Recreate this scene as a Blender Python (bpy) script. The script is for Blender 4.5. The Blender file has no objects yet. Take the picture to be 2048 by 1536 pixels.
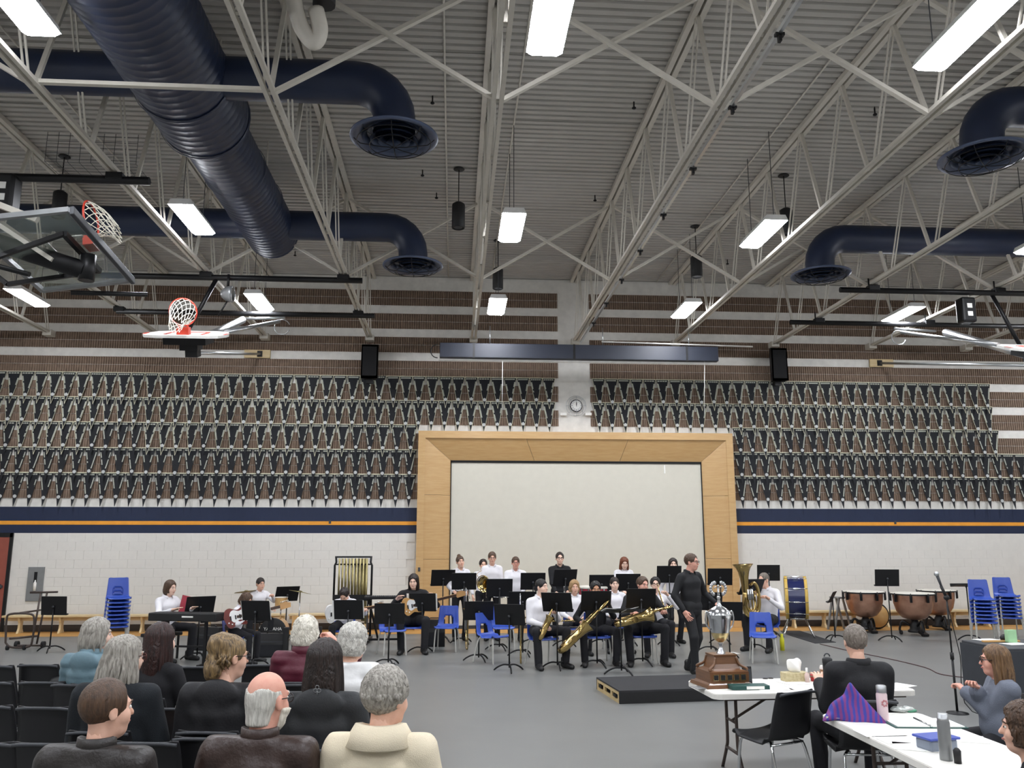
import bpy, bmesh, math, random
import numpy as np
from mathutils import Vector, Matrix, Euler
random.seed(7); np.random.seed(7)
R = math.radians
SC = bpy.context.scene
COL = SC.collection
# ------------------------------------------------------------ camera, light, exposure
F, CH, CP, CT, ZW = 1680.0, 2.0145, .1850, .0688, 20.41      # focal (px of 2048), eye height, pitch, yaw, depth of the end wall
cam = bpy.data.cameras.new('camera'); camo = bpy.data.objects.new('camera', cam); COL.objects.link(camo)
cam.sensor_width = 36; cam.lens = F/2048*36; cam.clip_end = 200; cam.clip_start = .05
camo.location = (0, 0, CH); camo.rotation_euler = (math.pi/2+CP, 0, -CT)
SC.camera = camo
w = bpy.data.worlds.new('world'); SC.world = w; w.use_nodes = True
w.node_tree.nodes['Background'].inputs[0].default_value = (.5, .5, .5, 1)
w.node_tree.nodes['Background'].inputs[1].default_value = .05
SC.view_settings.view_transform = 'Standard'; SC.view_settings.look = 'None'
SC.view_settings.exposure = 0.0; SC.view_settings.gamma = 1; SC.view_settings.use_curve_mapping = False
LAMP = 104.0          # emission of a ceiling fixture's diffuser

def ray(u, v):
    a = (u-1024)/F; c = (768-v)/F
    b = math.cos(CP)-c*math.sin(CP); z = math.sin(CP)+c*math.cos(CP)
    return (a*math.cos(CT)+b*math.sin(CT), -a*math.sin(CT)+b*math.cos(CT), z)
def fl(u, v, z=0.0):      # where the photographed point lies if it is at height z
    d = ray(u, v); s = (z-CH)/d[2]; return Vector((s*d[0], s*d[1], z))
def wl(u, v, y=ZW):       # ... if it is at depth y
    d = ray(u, v); s = y/d[1]; return Vector((s*d[0], y, CH+s*d[2]))

# ------------------------------------------------------------ materials
def srgb(h):
    if isinstance(h, str):
        h = h.lstrip('#'); h = [int(h[i:i+2], 16)/255 for i in (0, 2, 4)]
    return tuple((c/12.92 if c <= .04045 else ((c+.055)/1.055)**2.4) for c in h)
MATS = {}
def mat(name, col='808080', rough=.6, metal=0., var=.08, vs=6., bump=0., bs=60., emit=0., stretch=None, alpha=1., trans=0., spec=.5, coat=0., col2=None, kind='noise', object_co=True):
    if name in MATS: return MATS[name]
    m = bpy.data.materials.new(name); m.use_nodes = True; N = m.node_tree.nodes; L = m.node_tree.links
    b = N['Principled BSDF']; c = srgb(col)
    b.inputs['Roughness'].default_value = rough; b.inputs['Metallic'].default_value = metal
    b.inputs['Specular IOR Level'].default_value = spec
    if coat: b.inputs['Coat Weight'].default_value = coat; b.inputs['Coat Roughness'].default_value = .15
    tc = N.new('ShaderNodeTexCoord'); mp = N.new('ShaderNodeMapping'); L.new(tc.outputs['Object'], mp.inputs[0])
    if stretch: mp.inputs['Scale'].default_value = stretch
    if kind == 'wave':
        t = N.new('ShaderNodeTexWave'); t.inputs['Scale'].default_value = vs; t.inputs['Distortion'].default_value = 4; t.inputs['Detail'].default_value = 3
    else:
        t = N.new('ShaderNodeTexNoise'); t.inputs['Scale'].default_value = vs; t.inputs['Detail'].default_value = 4
    L.new(mp.outputs[0], t.inputs['Vector'])
    rp = N.new('ShaderNodeValToRGB'); L.new(t.outputs[0], rp.inputs[0])
    c2 = srgb(col2) if col2 else tuple(min(1, x*(1+var)) for x in c)
    c1 = c if col2 else tuple(x*(1-var) for x in c)
    rp.color_ramp.elements[0].position = .3; rp.color_ramp.elements[1].position = .7
    rp.color_ramp.elements[0].color = (*c1, 1); rp.color_ramp.elements[1].color = (*c2, 1)
    L.new(rp.outputs[0], b.inputs['Base Color'])
    if bump:
        t2 = N.new('ShaderNodeTexNoise'); t2.inputs['Scale'].default_value = bs; L.new(mp.outputs[0], t2.inputs['Vector'])
        bp = N.new('ShaderNodeBump'); bp.inputs['Strength'].default_value = bump; bp.inputs['Distance'].default_value = .01
        L.new(t2.outputs[0], bp.inputs['Height']); L.new(bp.outputs[0], b.inputs['Normal'])
    if emit:
        b.inputs['Emission Color'].default_value = (*c, 1); b.inputs['Emission Strength'].default_value = emit
    if trans: b.inputs['Transmission Weight'].default_value = trans
    if alpha < 1: b.inputs['Alpha'].default_value = alpha
    MATS[name] = m; return m
mat('white_paint', 'dcd9d2', .75, bump=.15, bs=40)
mat('block_paint', 'dad7d0', .7, var=.03, bump=.25, bs=90)
mat('navy_paint', '15223f', .65, var=.05, bump=.2, bs=90)
mat('orange_paint', 'e39a2e', .6, var=.06)
mat('brown_block', '766355', .9, vs=9, col2='877363', bump=.5, bs=120)
mat('mortar', '5a4c3e', .95)
mat('deck_paint', 'b4b1ab', .7, var=.04, vs=2)
mat('steel_paint', 'c9c4b9', .6, var=.05)
mat('duct', '1c2740', .42, var=.1, vs=3, spec=.5)
mat('grille', '4a556e', .35, metal=.2)
mat('lens', 'f5f8ff', .4, emit=LAMP)
mat('added_uplight_glow', 'f5f8ff', .4, emit=LAMP*.012)  # weak upward glow, added to lift the ceiling
mat('fixture', 'e4e4e2', .5)
mat('black_metal', '141416', .45, metal=.3)
mat('black_plastic', '121214', .55)
mat('black_matte', '0d0d0f', .9)
mat('chrome', 'd8dadc', .18, metal=1, var=.03)
mat('steel_tube', 'b9bcbe', .3, metal=.9)
mat('white_tube', 'c9c8c2', .35, metal=.3)
mat('maple', 'bd9763', .45, col2='c7a472', vs=3, stretch=(1, 1, 9), coat=.2)
mat('maple_h', 'bd9763', .45, col2='c7a472', vs=3, stretch=(1, 9, 9), coat=.2)
mat('bench_wood', 'd8c49c', .5, col2='cdb585', vs=4, stretch=(1, 8, 8))
mat('partition', 'cfcbbd', .7, var=.02)
mat('pennant_black', '15171c', .85, var=.2)
mat('pennant_pale', 'a6a89c', .8, var=.3, vs=70)
mat('pennant_trim', 'd2cfb4', .7)
mat('emblem', 'b7b9b8', .7, var=.25, vs=60)
mat('floor_strip', 'c79a5a', .5, col2='b9853f', vs=3, stretch=(1, 6, 1))
mat('hoop_red', 'c8402c', .45)
mat('net', 'e6e2d4', .8)
mat('door_red', '8f4a3c', .55)
mat('stainless', '8d8f90', .4, metal=.6)
mat('grey_dark', '3a3c40', .6)
mat('white_plastic', 'e8e6e0', .45)
mat('paper', 'f2f1ec', .8, var=.02)
def glass(name, col, a):
    m = mat(name, col, .08, spec=.5); m.node_tree.nodes['Principled BSDF'].inputs['Alpha'].default_value = a; return m
glass('acrylic', '9aa49a', .28)

# ------------------------------------------------------------ mesh builder
class MB:
    def __init__(s): s.v = []; s.f = []; s.m = []; s.sm = []; s.cur = 0; s.smooth = True
    def add(s, vs, fs, smooth=None):
        o = len(s.v); s.v += [tuple(v) for v in vs]
        for f in fs: s.f.append([i+o for i in f]); s.m.append(s.cur); s.sm.append(s.smooth if smooth is None else smooth)
        return s
    def box(s, c, d, rot=None, bev=0):
        x, y, z = d[0]/2, d[1]/2, d[2]/2
        if bev:
            b = min(bev, x*.9, y*.9, z*.9); vs = []; fs = []
            bm = bmesh.new(); bmesh.ops.create_cube(bm, size=2)
            for v in bm.verts: v.co = Vector((v.co.x*x, v.co.y*y, v.co.z*z))
            bmesh.ops.bevel(bm, geom=list(bm.edges), offset=b, segments=2, affect='EDGES', profile=.5)
            bm.verts.index_update(); vs = [v.co.copy() for v in bm.verts]; fs = [[v.index for v in f.verts] for f in bm.faces]; bm.free()
        else:
            vs = [Vector((sx*x, sy*y, sz*z)) for sx in (-1, 1) for sy in (-1, 1) for sz in (-1, 1)]
            fs = [(0, 1, 3, 2), (4, 6, 7, 5), (0, 4, 5, 1), (2, 3, 7, 6), (0, 2, 6, 4), (1, 5, 7, 3)]
        if rot is not None:
            q = rot if isinstance(rot, Matrix) else Euler(rot).to_matrix(); vs = [q @ v for v in vs]
        c = Vector(c); return s.add([v+c for v in vs], fs, smooth=False)
    def beam(s, a, b, w, h=None, up=(0, 0, 1)):
        a = Vector(a); b = Vector(b); h = h or w; d = (b-a); L = d.length; d.normalize(); up = Vector(up)
        if abs(d.dot(up)) > .98: up = Vector((1, 0, 0))
        x = d.cross(up).normalized(); z = x.cross(d)
        vs = [p+x*sx*w/2+z*sz*h/2 for p in (a, b) for sx, sz in ((-1, -1), (1, -1), (1, 1), (-1, 1))]
        return s.add(vs, [(3, 2, 1, 0), (4, 5, 6, 7), (0, 1, 5, 4), (1, 2, 6, 5), (2, 3, 7, 6), (3, 0, 4, 7)], smooth=False)
    def tube(s, pts, r, n=8, caps=True, closed=False):
        pts = [Vector(p) for p in pts]; m = len(pts); rs = r if hasattr(r, '__len__') else [r]*m
        vs = []; prev = None
        for i, p in enumerate(pts):
            if closed: d = pts[(i+1) % m]-pts[i-1]
            else: d = pts[min(i+1, m-1)]-pts[max(i-1, 0)]
            d.normalize()
            if prev is None:
                x = d.cross(Vector((0, 0, 1)));
                if x.length < .05: x = d.cross(Vector((1, 0, 0)))
            else:
                x = prev-d*prev.dot(d)
            x.normalize(); prev = x; y = d.cross(x)
            vs += [p+(x*math.cos(t)+y*math.sin(t))*rs[i] for t in [2*math.pi*k/n for k in range(n)]]
        fs = []
        for i in range(m if closed else m-1):
            j = (i+1) % m
            fs += [(i*n+k, i*n+(k+1) % n, j*n+(k+1) % n, j*n+k) for k in range(n)]
        s.add(vs, fs)
        if caps and not closed:
            o = len(s.v)-len(vs)
            s.f.append([o+k for k in range(n)][::-1]); s.f.append([o+(m-1)*n+k for k in range(n)]); s.m += [s.cur]*2; s.sm += [False]*2
        return s
    def lathe(s, prof, n=24, o=(0, 0, 0), M=None, smooth=True):
        o = Vector(o); vs = []
        for r, z in prof:
            for k in range(n):
                t = 2*math.pi*k/n; p = Vector((r*math.cos(t), r*math.sin(t), z)); vs.append(o+(M @ p if M else p))
        fs = [(i*n+k, i*n+(k+1) % n, (i+1)*n+(k+1) % n, (i+1)*n+k) for i in range(len(prof)-1) for k in range(n)]
        return s.add(vs, fs, smooth)
    def ball(s, c, r, n=12, M=None):
        r = (r, r, r) if not hasattr(r, '__len__') else r; c = Vector(c)
        m = max(4, n//2); prof = [(math.sin(math.pi*i/m), -math.cos(math.pi*i/m)) for i in range(m+1)]
        vs = []
        for a, z in prof:
            for k in range(n):
                t = 2*math.pi*k/n; p = Vector((a*math.cos(t)*r[0], a*math.sin(t)*r[1], z*r[2])); vs.append(c+(M @ p if M else p))
        return s.add(vs, [(i*n+k, i*n+(k+1) % n, (i+1)*n+(k+1) % n, (i+1)*n+k) for i in range(m) for k in range(n)])
    def prism(s, poly, y0, y1, plane='xz'):
        n = len(poly); P = (lambda a, b, t: (a, t, b)) if plane == 'xz' else ((lambda a, b, t: (a, b, t)) if plane == 'xy' else (lambda a, b, t: (t, a, b)))
        vs = [P(a, b, y0) for a, b in poly]+[P(a, b, y1) for a, b in poly]
        fs = [list(range(n))[::-1], list(range(n, 2*n))]+[(i, (i+1) % n, n+(i+1) % n, n+i) for i in range(n)]
        return s.add(vs, fs, smooth=False)
    def quad(s, a, b, c, d): return s.add([a, b, c, d], [(0, 1, 2, 3)], smooth=False)
    def cyl(s, a, b, r, n=16, r2=None): return s.tube([a, b], [r, r if r2 is None else r2], n)
    def mesh(s, name, mats):
        me = bpy.data.meshes.new(name); me.from_pydata(s.v, [], s.f)
        for m in (mats if isinstance(mats, (list, tuple)) else [mats]): me.materials.append(MATS[m] if isinstance(m, str) else m)
        me.polygons.foreach_set('material_index', s.m); me.polygons.foreach_set('use_smooth', s.sm)
        bm = bmesh.new(); bm.from_mesh(me); bmesh.ops.recalc_face_normals(bm, faces=bm.faces); bm.to_mesh(me); bm.free()
        me.update(); return me
    def build(s, name, mats, parent=None, **k):
        return put(name, s.mesh(name, mats), parent, **k)
def put(name, me, parent=None, loc=None, rot=None, **k):
    o = bpy.data.objects.new(name, me); COL.objects.link(o)
    if parent is not None: o.parent = parent
    if loc is not None: o.location = loc
    if rot is not None: o.rotation_euler = rot
    for a, b in k.items(): o[a] = b
    return o
def thing(name, label, cat, loc=(0, 0, 0), rz=0, group=None):
    o = bpy.data.objects.new(name, None); COL.objects.link(o); o.empty_display_size = .1
    o.location = loc; o.rotation_euler = (0, 0, rz); return tag(o, label, cat, group)
def tag(o, label, cat, group=None):
    o['label'] = label; o['category'] = cat
    if group: o['group'] = group
    return o
CH_OF = None
def copy_tree(o, parent=None):
    c = o.copy(); COL.objects.link(c); c.parent = parent
    for ch in o.children: copy_tree(ch, c)
    return c
def dup(o, loc, rz, label=None, group=None):
    c = copy_tree(o); c.location = loc; c.rotation_euler = (0, 0, rz)
    if label: c['label'] = label
    if group: c['group'] = group
    return c
def struct(o): o['kind'] = 'structure'; return o
def arc(c, r, a0, a1, n, plane='xz'):
    out = []
    for i in range(n+1):
        t = R(a0+(a1-a0)*i/n); a, b = r*math.cos(t), r*math.sin(t)
        out.append(Vector(c)+(Vector((a, 0, b)) if plane == 'xz' else Vector((a, b, 0)) if plane == 'xy' else Vector((0, a, b))))
    return out
def spline(pts, n=6):      # Catmull-Rom through points
    P = [Vector(p) for p in pts]; P = [P[0]*2-P[1]]+P+[P[-1]*2-P[-2]]; out = []
    for i in range(1, len(P)-2):
        for k in range(n):
            t = k/n; a, b, c, d = P[i-1:i+3]
            out.append(.5*((2*b)+(c-a)*t+(2*a-5*b+4*c-d)*t*t+(3*b-a-3*c+d)*t**3))
    return out+[P[-2]]
# ============================================================ the hall
XL, XR, YB = -13.4, 19.4, -9.0
DZ = 8.56       # underside of the roof deck
# floor
m = mat('floor_grey', '767775', .38, var=.05, vs=1.2, bump=.03, bs=30)
f = MB(); f.box(((XL+XR)/2, (ZW+.3+YB)/2, -.1), (XR-XL+.6, ZW+.6-YB, .2)); struct(f.build('floor', 'floor_grey'))
f = MB(); f.box(((XL+XR)/2, (19.35+ZW)/2, .002), (XR-XL, ZW-19.35, .004)); struct(f.build('trim_1', 'floor_strip'))
# walls
bw = MB(); bw.box(((XL+XR)/2, ZW+.17, DZ/2), (XR-XL+.6, .3, DZ)); wall = struct(bw.build('wall_back', 'white_paint'))
for nm, c, d in (('wall_left', (XL-.15, (ZW+YB)/2, DZ/2), (.3, ZW-YB, DZ)), ('wall_right', (XR+.15, (ZW+YB)/2, DZ/2), (.3, ZW-YB, DZ)), ('wall_front', ((XL+XR)/2, YB-.15, DZ/2), (XR-XL+.6, .3, DZ))):
    struct(MB().box(c, d).build(nm, 'white_paint'))
FX0, FX1, FT = -.86, 6.82, 4.62             # stage frame, outer
PX0, PX1 = 2.56, 3.36                       # pilaster between the brown fields
DX0, DX1 = -11.2, -10.1                     # door recess
# fluted brown courses: real flutes, one strip per course and field
def flute_strip(x0, x1, name):
    n = int((x1-x0)/.057); st = (x1-x0)/n; pr = []
    for i in range(n):
        x = x0+i*st; pr += [(x, .018), (x+st*.16, .018), (x+st*.3, -.004), (x+st*.86, -.004)]
    pr.append((x1, .018)); vs = []
    for x, y in pr: vs += [(x, y, .004), (x, y, .194)]
    b = MB(); b.add(vs, [(2*i, 2*i+2, 2*i+3, 2*i+1) for i in range(len(pr)-1)], smooth=False); return b.mesh(name, 'brown_block')
FS = {k: flute_strip(a, b, 'fluted_course') for k, (a, b) in dict(L=(XL, PX0), R=(PX1, XR), l=(XL, FX0+.1), r=(FX1-.1, XR)).items()}
for z in (3.0, 3.6, 4.2, 4.8, 5.4, 6.0, 6.6, 7.2, 7.8):
    for dz in (0, .2):
        for k in (('l', 'r') if z < 4.5 else ('L', 'R')):
            put('fluted_course', FS[k], wall, loc=(0, ZW, z+dz))
# painted blocks of the lower wall
blk = MB().box((0, .0125, .1), (.3985, .024, .1985), bev=.0015).mesh('block', 'block_paint')
half = MB().box((0, .012, .1), (.192, .024, .192), bev=.006).mesh('block', 'block_paint')
rest = MB(); cnt = 0; blue = MB()
for c in range(14):
    for a, b in ((XL, DX0), (DX1, FX0), (FX1, XR)):
        x = a+(.2 if c % 2 else 0)
        if c % 2 and c < 11: rest.box((a+.1, ZW+.012, c*.2+.1), (.198, .024, .1985))
        while x+.39 < b+.02:
            vis = -10.4 < x < 13.4
            if c >= 11: blue.box((x+.2, ZW+.012, c*.2+.1), (.3985, .024, .1985))
            elif vis and c >= 2 and cnt < 300: put('block', blk, wall, loc=(x+.2, ZW, c*.2)); cnt += 1
            else: rest.box((x+.2, ZW+.012, c*.2+.1), (.3985, .024, .1985))
            x += .4
rest.build('block_courses', 'block_paint', wall, kind='stuff')
blue.build('navy_courses', 'navy_paint', wall, kind='stuff')
for a, b in ((XL, FX0+.1), (FX1-.1, XR)):
    MB().box(((a+b)/2, ZW-.001, 2.435), (b-a, .006, .085)).build('orange_stripe', 'orange_paint', wall); MB().box(((a+b)/2, ZW+.012, 2.5), (b-a, .02, .6)).build('navy_band', 'navy_paint', wall)
mat('cove', '3a322c', .7)
for a, b in ((XL, DX0), (DX1, FX0), (FX1, XR)): struct(MB().box(((a+b)/2, ZW-.012, .075), (b-a, .024, .15)).build('baseboard_back', 'cove'))
# red door in its recess
d = MB(); d.box(((DX0+DX1)/2, ZW-.015, 1.06), (DX1-DX0-.12, .05, 2.1)); door = struct(d.build('door_1', 'door_red'))
d = MB(); d.beam((DX1-.03, ZW-.01, 0), (DX1-.03, ZW-.01, 2.2), .07, .07); d.beam((DX0+.03, ZW-.01, 0), (DX0+.03, ZW-.01, 2.2), .07, .07); d.beam((DX0, ZW-.01, 2.155), (DX1, ZW-.01, 2.155), .07, .1); d.build('door_frame', 'black_metal', door)
d = MB(); d.box(((DX0+DX1)/2, ZW-.08, 1.0), (.9, .05, .06)); d.box((DX1-.2, ZW-.06, 1.0), (.12, .06, .1)); d.build('push_bar', 'grey_dark', door)
d = MB(); d.box((DX1-.5, ZW-.07, 2.05), (.3, .06, .07)); d.build('door_closer', 'stainless', door)
d = MB(); d.box(((DX0+DX1)/2, ZW-.045, .12), (DX1-DX0-.14, .01, .22)); d.build('kick_plate', 'stainless', door)
# stage frame of maple
FY = ZW-.30
tr = MB(); yb = ZW-.005
lw = .17
def board(b, pts): # outline (front face loop) as prism between two Ys
    pass
lip = MB(); lip.box(((FX0+FX1)/2, (FY+yb)/2, FT-lw/2), (FX1-FX0, yb-FY, lw)); frame = struct(lip.build('trim_2', 'maple_h'))
for x in (FX0+lw/2, FX1-lw/2):
    MB().box((x, (FY+yb)/2, (FT-lw)/2), (lw, yb-FY, FT-lw-.001)).build('post', 'maple', frame)
OX0, OX1, OT = -.08, 6.08, 3.93             # inner opening
ix0, ix1, it = FX0+lw, FX1-lw, FT-lw
def splay(ps, mt):
    b = MB(); n = len(ps); b.add(ps+[(p[0], p[1]+.03, p[2]) for p in ps], [list(range(n)), list(range(n, 2*n))[::-1]]+[(i, (i+1) % n, n+(i+1) % n, n+i) for i in range(n)], smooth=False)
    return b.build('panel', mt, frame)
yi, yo = ZW-.05, FY+.03
def lerp(a, b, t): return a+(b-a)*t
cuts = [0, .33, .67, 1]
for k in range(3):
    a, b = cuts[k], cuts[k+1]; g = .004
    splay([(lerp(ix0, ix1, a)+g, yo, it), (lerp(ix0, ix1, b)-g, yo, it), (lerp(OX0, OX1, b)-g, yi, OT), (lerp(OX0, OX1, a)+g, yi, OT)], 'maple_h')
for sx, o in ((ix0, OX0), (ix1, OX1)):
    zc = [0, 1.6, 3.1]
    for k in range(3):
        z0 = zc[k]; last = k == 2
        zo1, zi1 = (it, OT) if last else (zc[k+1], zc[k+1])
        splay([(sx, yo, z0+.003), (o, yi, z0+.003), (o, yi, zi1-.003), (sx, yo, zo1-.003)], 'maple')
jr = MB()
jr.box((OX0+.01, ZW-.06, OT/2), (.02, .02, OT)); jr.box((OX1-.01, ZW-.06, OT/2), (.02, .02, OT)); jr.box(((OX0+OX1)/2, ZW-.06, OT-.02), (OX1-OX0, .02, .05))
jr.build('shadow_gap', 'black_matte', frame)
MB().box((FX0+.08, FY-.012, 1.37), (.05, .02, .09), bev=.005).build('latch', 'grey_dark', frame)
st = thing('stage_partition', 'closed pale beige partition filling the maple stage frame', 'partition', ((OX0+OX1)/2, ZW-.03, 0))
MB().box((0, 0, OT/2), (OX1-OX0, .03, OT-.06)).build('panel', 'partition', st)
MB().box((0, -.03, .04), (OX1-OX0, .03, .08)).build('bottom_rail', 'grey_dark', st)
MB().box((wl(1328, 935)[0]-(OX0+OX1)/2, -.025, OT-.18), (.025, .02, .2)).build('pull_strap', 'paper', st)
# ceiling: corrugated deck in sheets, slab above
struct(MB().box(((XL+XR)/2, (ZW+YB)/2, DZ+.17), (XR-XL+.6, ZW-YB+.6, .2)).build('ceiling', 'deck_paint'))
ceil = bpy.data.objects['ceiling']
pr = []
for i in range(6):
    y = i*.15; pr += [(y, 0), (y+.088, 0), (y+.1, .042), (y+.138, .042)]
pr.append((.9, 0))
b = MB()
vs = []
for y, z in pr: vs += [(XL, y, z), (XR, y, z)]
b.add(vs, [(2*i, 2*i+2, 2*i+3, 2*i+1) for i in range(len(pr)-1)], smooth=False)
dp = b.mesh('deck_sheet', 'deck_paint')
y = ZW-.9
while y > YB: put('deck_sheet', dp, ceil, loc=(0, y, DZ+.004*(int(y*10) % 2))); y -= .905
# roof joists
JX = [.44+2.54*k for k in range(-4, 6)]
JB, JT = 6.93, DZ-.05
J0, J1 = -8.7, ZW-.02
def joist():
    j = thing('roof_joist', 'white open-web steel roof joist spanning towards the striped end wall', 'joist', (0, 0, 0), 0, 'roof joists')
    for s in (-1, 1):
        b = MB(); b.box((s*.045, (J0+J1)/2, JB), (.05, J1-J0, .05)); b.build('bottom_chord', 'steel_paint', j)
        b = MB(); b.box((s*.055, (J0+J1)/2, JT), (.075, J1-J0, .075)); b.build('top_chord', 'steel_paint', j)
    b = MB(); b.box((0, J1-.12, JB-.02), (.2, .24, .14)); b.build('bearing_seat', 'steel_paint', j)
    dn = MB(); dn.beam((-.025, 0, JT), (-.025, .72, JB), .02, .02); dn.beam((.025, 0, JT), (.025, .72, JB), .02, .02); dm = dn.mesh('web_bar', 'steel_paint')
    um = MB().beam((0, 0, JT), (0, -.55, JB), .052, .04).mesh('web_bar', 'steel_paint')
    y = J1-.9
    while y > 4.5:
        put('web_bar', dm, j, loc=(0, y, 0)); put('web_bar', um, j, loc=(0, y, 0)); y -= 1.45
    return j
j0 = joist(); j0.location.x = JX[0]
JL = ['white open-web roof joist '+t for t in ('fifth from the clock towards the red door', 'fourth from the clock towards the red door', 'third from the clock towards the red door', 'second from the clock towards the red door', 'next to the clock, holding the screen case', 'right above the clock', 'next to the clock on the timpani side', 'second from the clock, timpani side', 'third from the clock, timpani side', 'fourth from the clock, timpani side')]
j0['label'] = JL[0]
for x, t in zip(JX[1:], JL[1:]):
    dup(j0, (x, 0, 0), 0, t)
# bridging
def brace(p, q, nm='bridging_brace'):
    c = (Vector(p)+Vector(q))/2
    tag(MB().beam(Vector(p)-c, Vector(q)-c, .06, .045).build(nm, 'steel_paint', loc=c), 'white level bridging strut between two roof joists under the big duct', 'brace')
def nth(k): return ['first', 'second', 'third', 'fourth', 'fifth', 'sixth'][k-1]
def bay(k):
    k -= 4
    return f'{nth(k+1)} bay from the clock, timpani side' if k >= 1 else f'{nth(1-k)} bay from the clock, red door side'
for y in (8.75, 15.3):
    for k in range(len(JX)-1):
        a, c = JX[k]+.06, JX[k+1]-.06
        if y < 9 and k == 2: brace((a, y, JB+.02), (c, y, JB+.02), 'bridging_strut'); continue
        if k in (0,) and y < 9: continue
        cb = thing('cross_brace', 'white crossed bridging '+('near the end wall' if y > 9 else 'mid-hall')+', '+bay(k), 'brace', ((a+c)/2, y, (JB+JT)/2), 0, 'crossed bridging between the joists')
        hx, hz = (c-a)/2, (JT-JB)/2
        MB().beam((-hx, 0, -hz), (hx, 0, hz-.1), .06, .045).build('diagonal_bar', 'steel_paint', cb); MB().beam((hx, -.05, -hz), (-hx, -.05, hz-.1), .06, .045).build('diagonal_bar', 'steel_paint', cb)
# slim conduit lines under the deck, following the lamp rows
for x, lab in ((.88, 'thin grey conduit under the deck above the middle left lamp row'), (5.1, 'thin grey conduit under the deck above the middle right lamp row'), (-.2, 'thin grey conduit between the disc diffusers and the middle joist'), (-5.9, 'thin grey conduit under the deck beyond the big duct')):
    tag(MB().tube([(x, 4, DZ-.03), (x, ZW-.1, DZ-.03)], .014, 6).build('conduit', 'steel_paint'), lab, 'conduit')
# ducts
def spiral(b, x, z, r, y0, y1, n=28, rib=.0):
    pr = []; y = y0
    while y < y1: pr += [(r, y), (r, y+.1), (r*1.005, y+.11), (r*1.005, y+.13)]; y += .14
    pr.append((r, y1)); M = Matrix(((1, 0, 0), (0, 0, 1), (0, 1, 0)))
    b.lathe(pr, n, (x, 0, z), M)
DZA = 7.70
def duct_run(sx, lab, kind):
    X = lambda x: 3.04+sx*(x-3.04)
    mx = -3.45 if sx > 0 else -9.6
    D = thing('ventilation_duct', lab, 'duct', (X(mx), 9.84, DZA))
    O = Vector((X(mx), 9.84, DZA))
    b = MB(); spiral(b, 0, 0, .60, -16.5, 1.0); spiral(b, 0, -.02, .47, 1.25, 5.35); b.lathe([(.60, .98), (.605, 1.0), (.47, 1.28)], 28, (0, 0, 0), Matrix(((1, 0, 0), (0, 0, 1), (0, 1, 0)))); b.build('main_duct', 'duct', D)
    for yy in (0., 1.0, 1.28, 2.6, 3.9): MB().lathe([(.48 if yy > 1.1 else .61, -.03), (.49 if yy > 1.1 else .62, 0), (.48 if yy > 1.1 else .61, .03)], 28, (0, yy, -.01), Matrix(((1, 0, 0), (0, 0, 1), (0, 1, 0)))).build('joint_band', 'duct', D)
    b = MB(); b.lathe([(.47, 5.34), (.44, 5.42), (.3, 5.47), (0, 5.49)], 28, (0, 0, -.02), Matrix(((1, 0, 0), (0, 0, 1), (0, 1, 0)))); b.build('end_cap', 'duct', D)
    for yy in (0, 4.98):
        b = MB(); ex = X(-.8)-O.x; s = 1 if ex > 0 else -1; r = .265
        pts = [(-s*(6.2 if sx > 0 else 1.5), yy, 0), (0, yy, 0), (ex-s*.5, yy, 0)]+[(ex-s*.5+s*.5*math.sin(R(t)), yy, -.5+.5*math.cos(R(t))) for t in (15, 30, 45, 60, 75, 90)]+[(ex, yy, -.66)]
        b.tube(pts, r, 26, caps=False); b.build('branch_duct', 'duct', D)
        df = MB(); zt = -.64
        df.lathe([(.27, zt+.02), (.34, zt), (.52, zt-.06), (.55, zt-.075), (.55, zt-.095), (.5, zt-.1), (.42, zt-.06), (.3, zt+.0)], 36, (ex, yy, 0)); dn = df.build('diffuser', 'grille', D)
        cn = MB()
        for q, rr in enumerate((.40, .30, .20, .1)):
            cn.lathe([(rr, zt-.1-.02*q), (rr-.06, zt-.04-.02*q), (rr-.065, zt-.045-.02*q), (rr-.01, zt-.105-.02*q)], 30, (ex, yy, 0))
        cn.build('cone', 'grille', dn)
        wg = MB()
        for q in range(8):
            t = math.pi*2*q/8; c, sn = math.cos(t), math.sin(t)
            wg.tube([(ex+.5*c, yy+.5*sn, zt-.1), (ex+.42*c, yy+.42*sn, zt-.17), (ex+.15*c, yy+.15*sn, zt-.21), (ex, yy, zt-.215)], .006, 4)
        for rr, zz in ((.46, -.15), (.3, -.2)): wg.tube(arc((ex, yy, zt+zz), rr, 0, 349, 24, 'xy'), .006, 4, closed=True)
        wg.build('wire_guard', 'black_metal', dn)
    for yy in (-4, .5, 3.4):
        MB().tube([(.3, yy, .35), (.3, yy, DZ-DZA)], .01, 5).build('hanger_rod', 'steel_paint', D)
    return D
duct_run(1, 'navy round ventilation duct with two disc diffusers beside the folded hoops', 1)
duct_run(-1, 'navy round ventilation duct with disc diffusers above the timpani side', 2)
# white bent pipe up in the roof
pt = [wl(u, v, 8.1) for u, v in ((575, -60), (592, 20), (607, 62), (628, 84), (640, 62), (632, 20))]
pp = thing('drain_pipe', 'white bent pipe with black fitting beside the near duct branch', 'pipe', pt[0])
MB().tube(spline([p-pt[0] for p in pt]), .085, 12).build('pipe', 'steel_paint', pp)
q = wl(648, 10, 8.1)-pt[0]; MB().tube([q+Vector((0, 0, .5)), q], .12, 12).build('fitting', 'black_plastic', pp)
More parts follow.
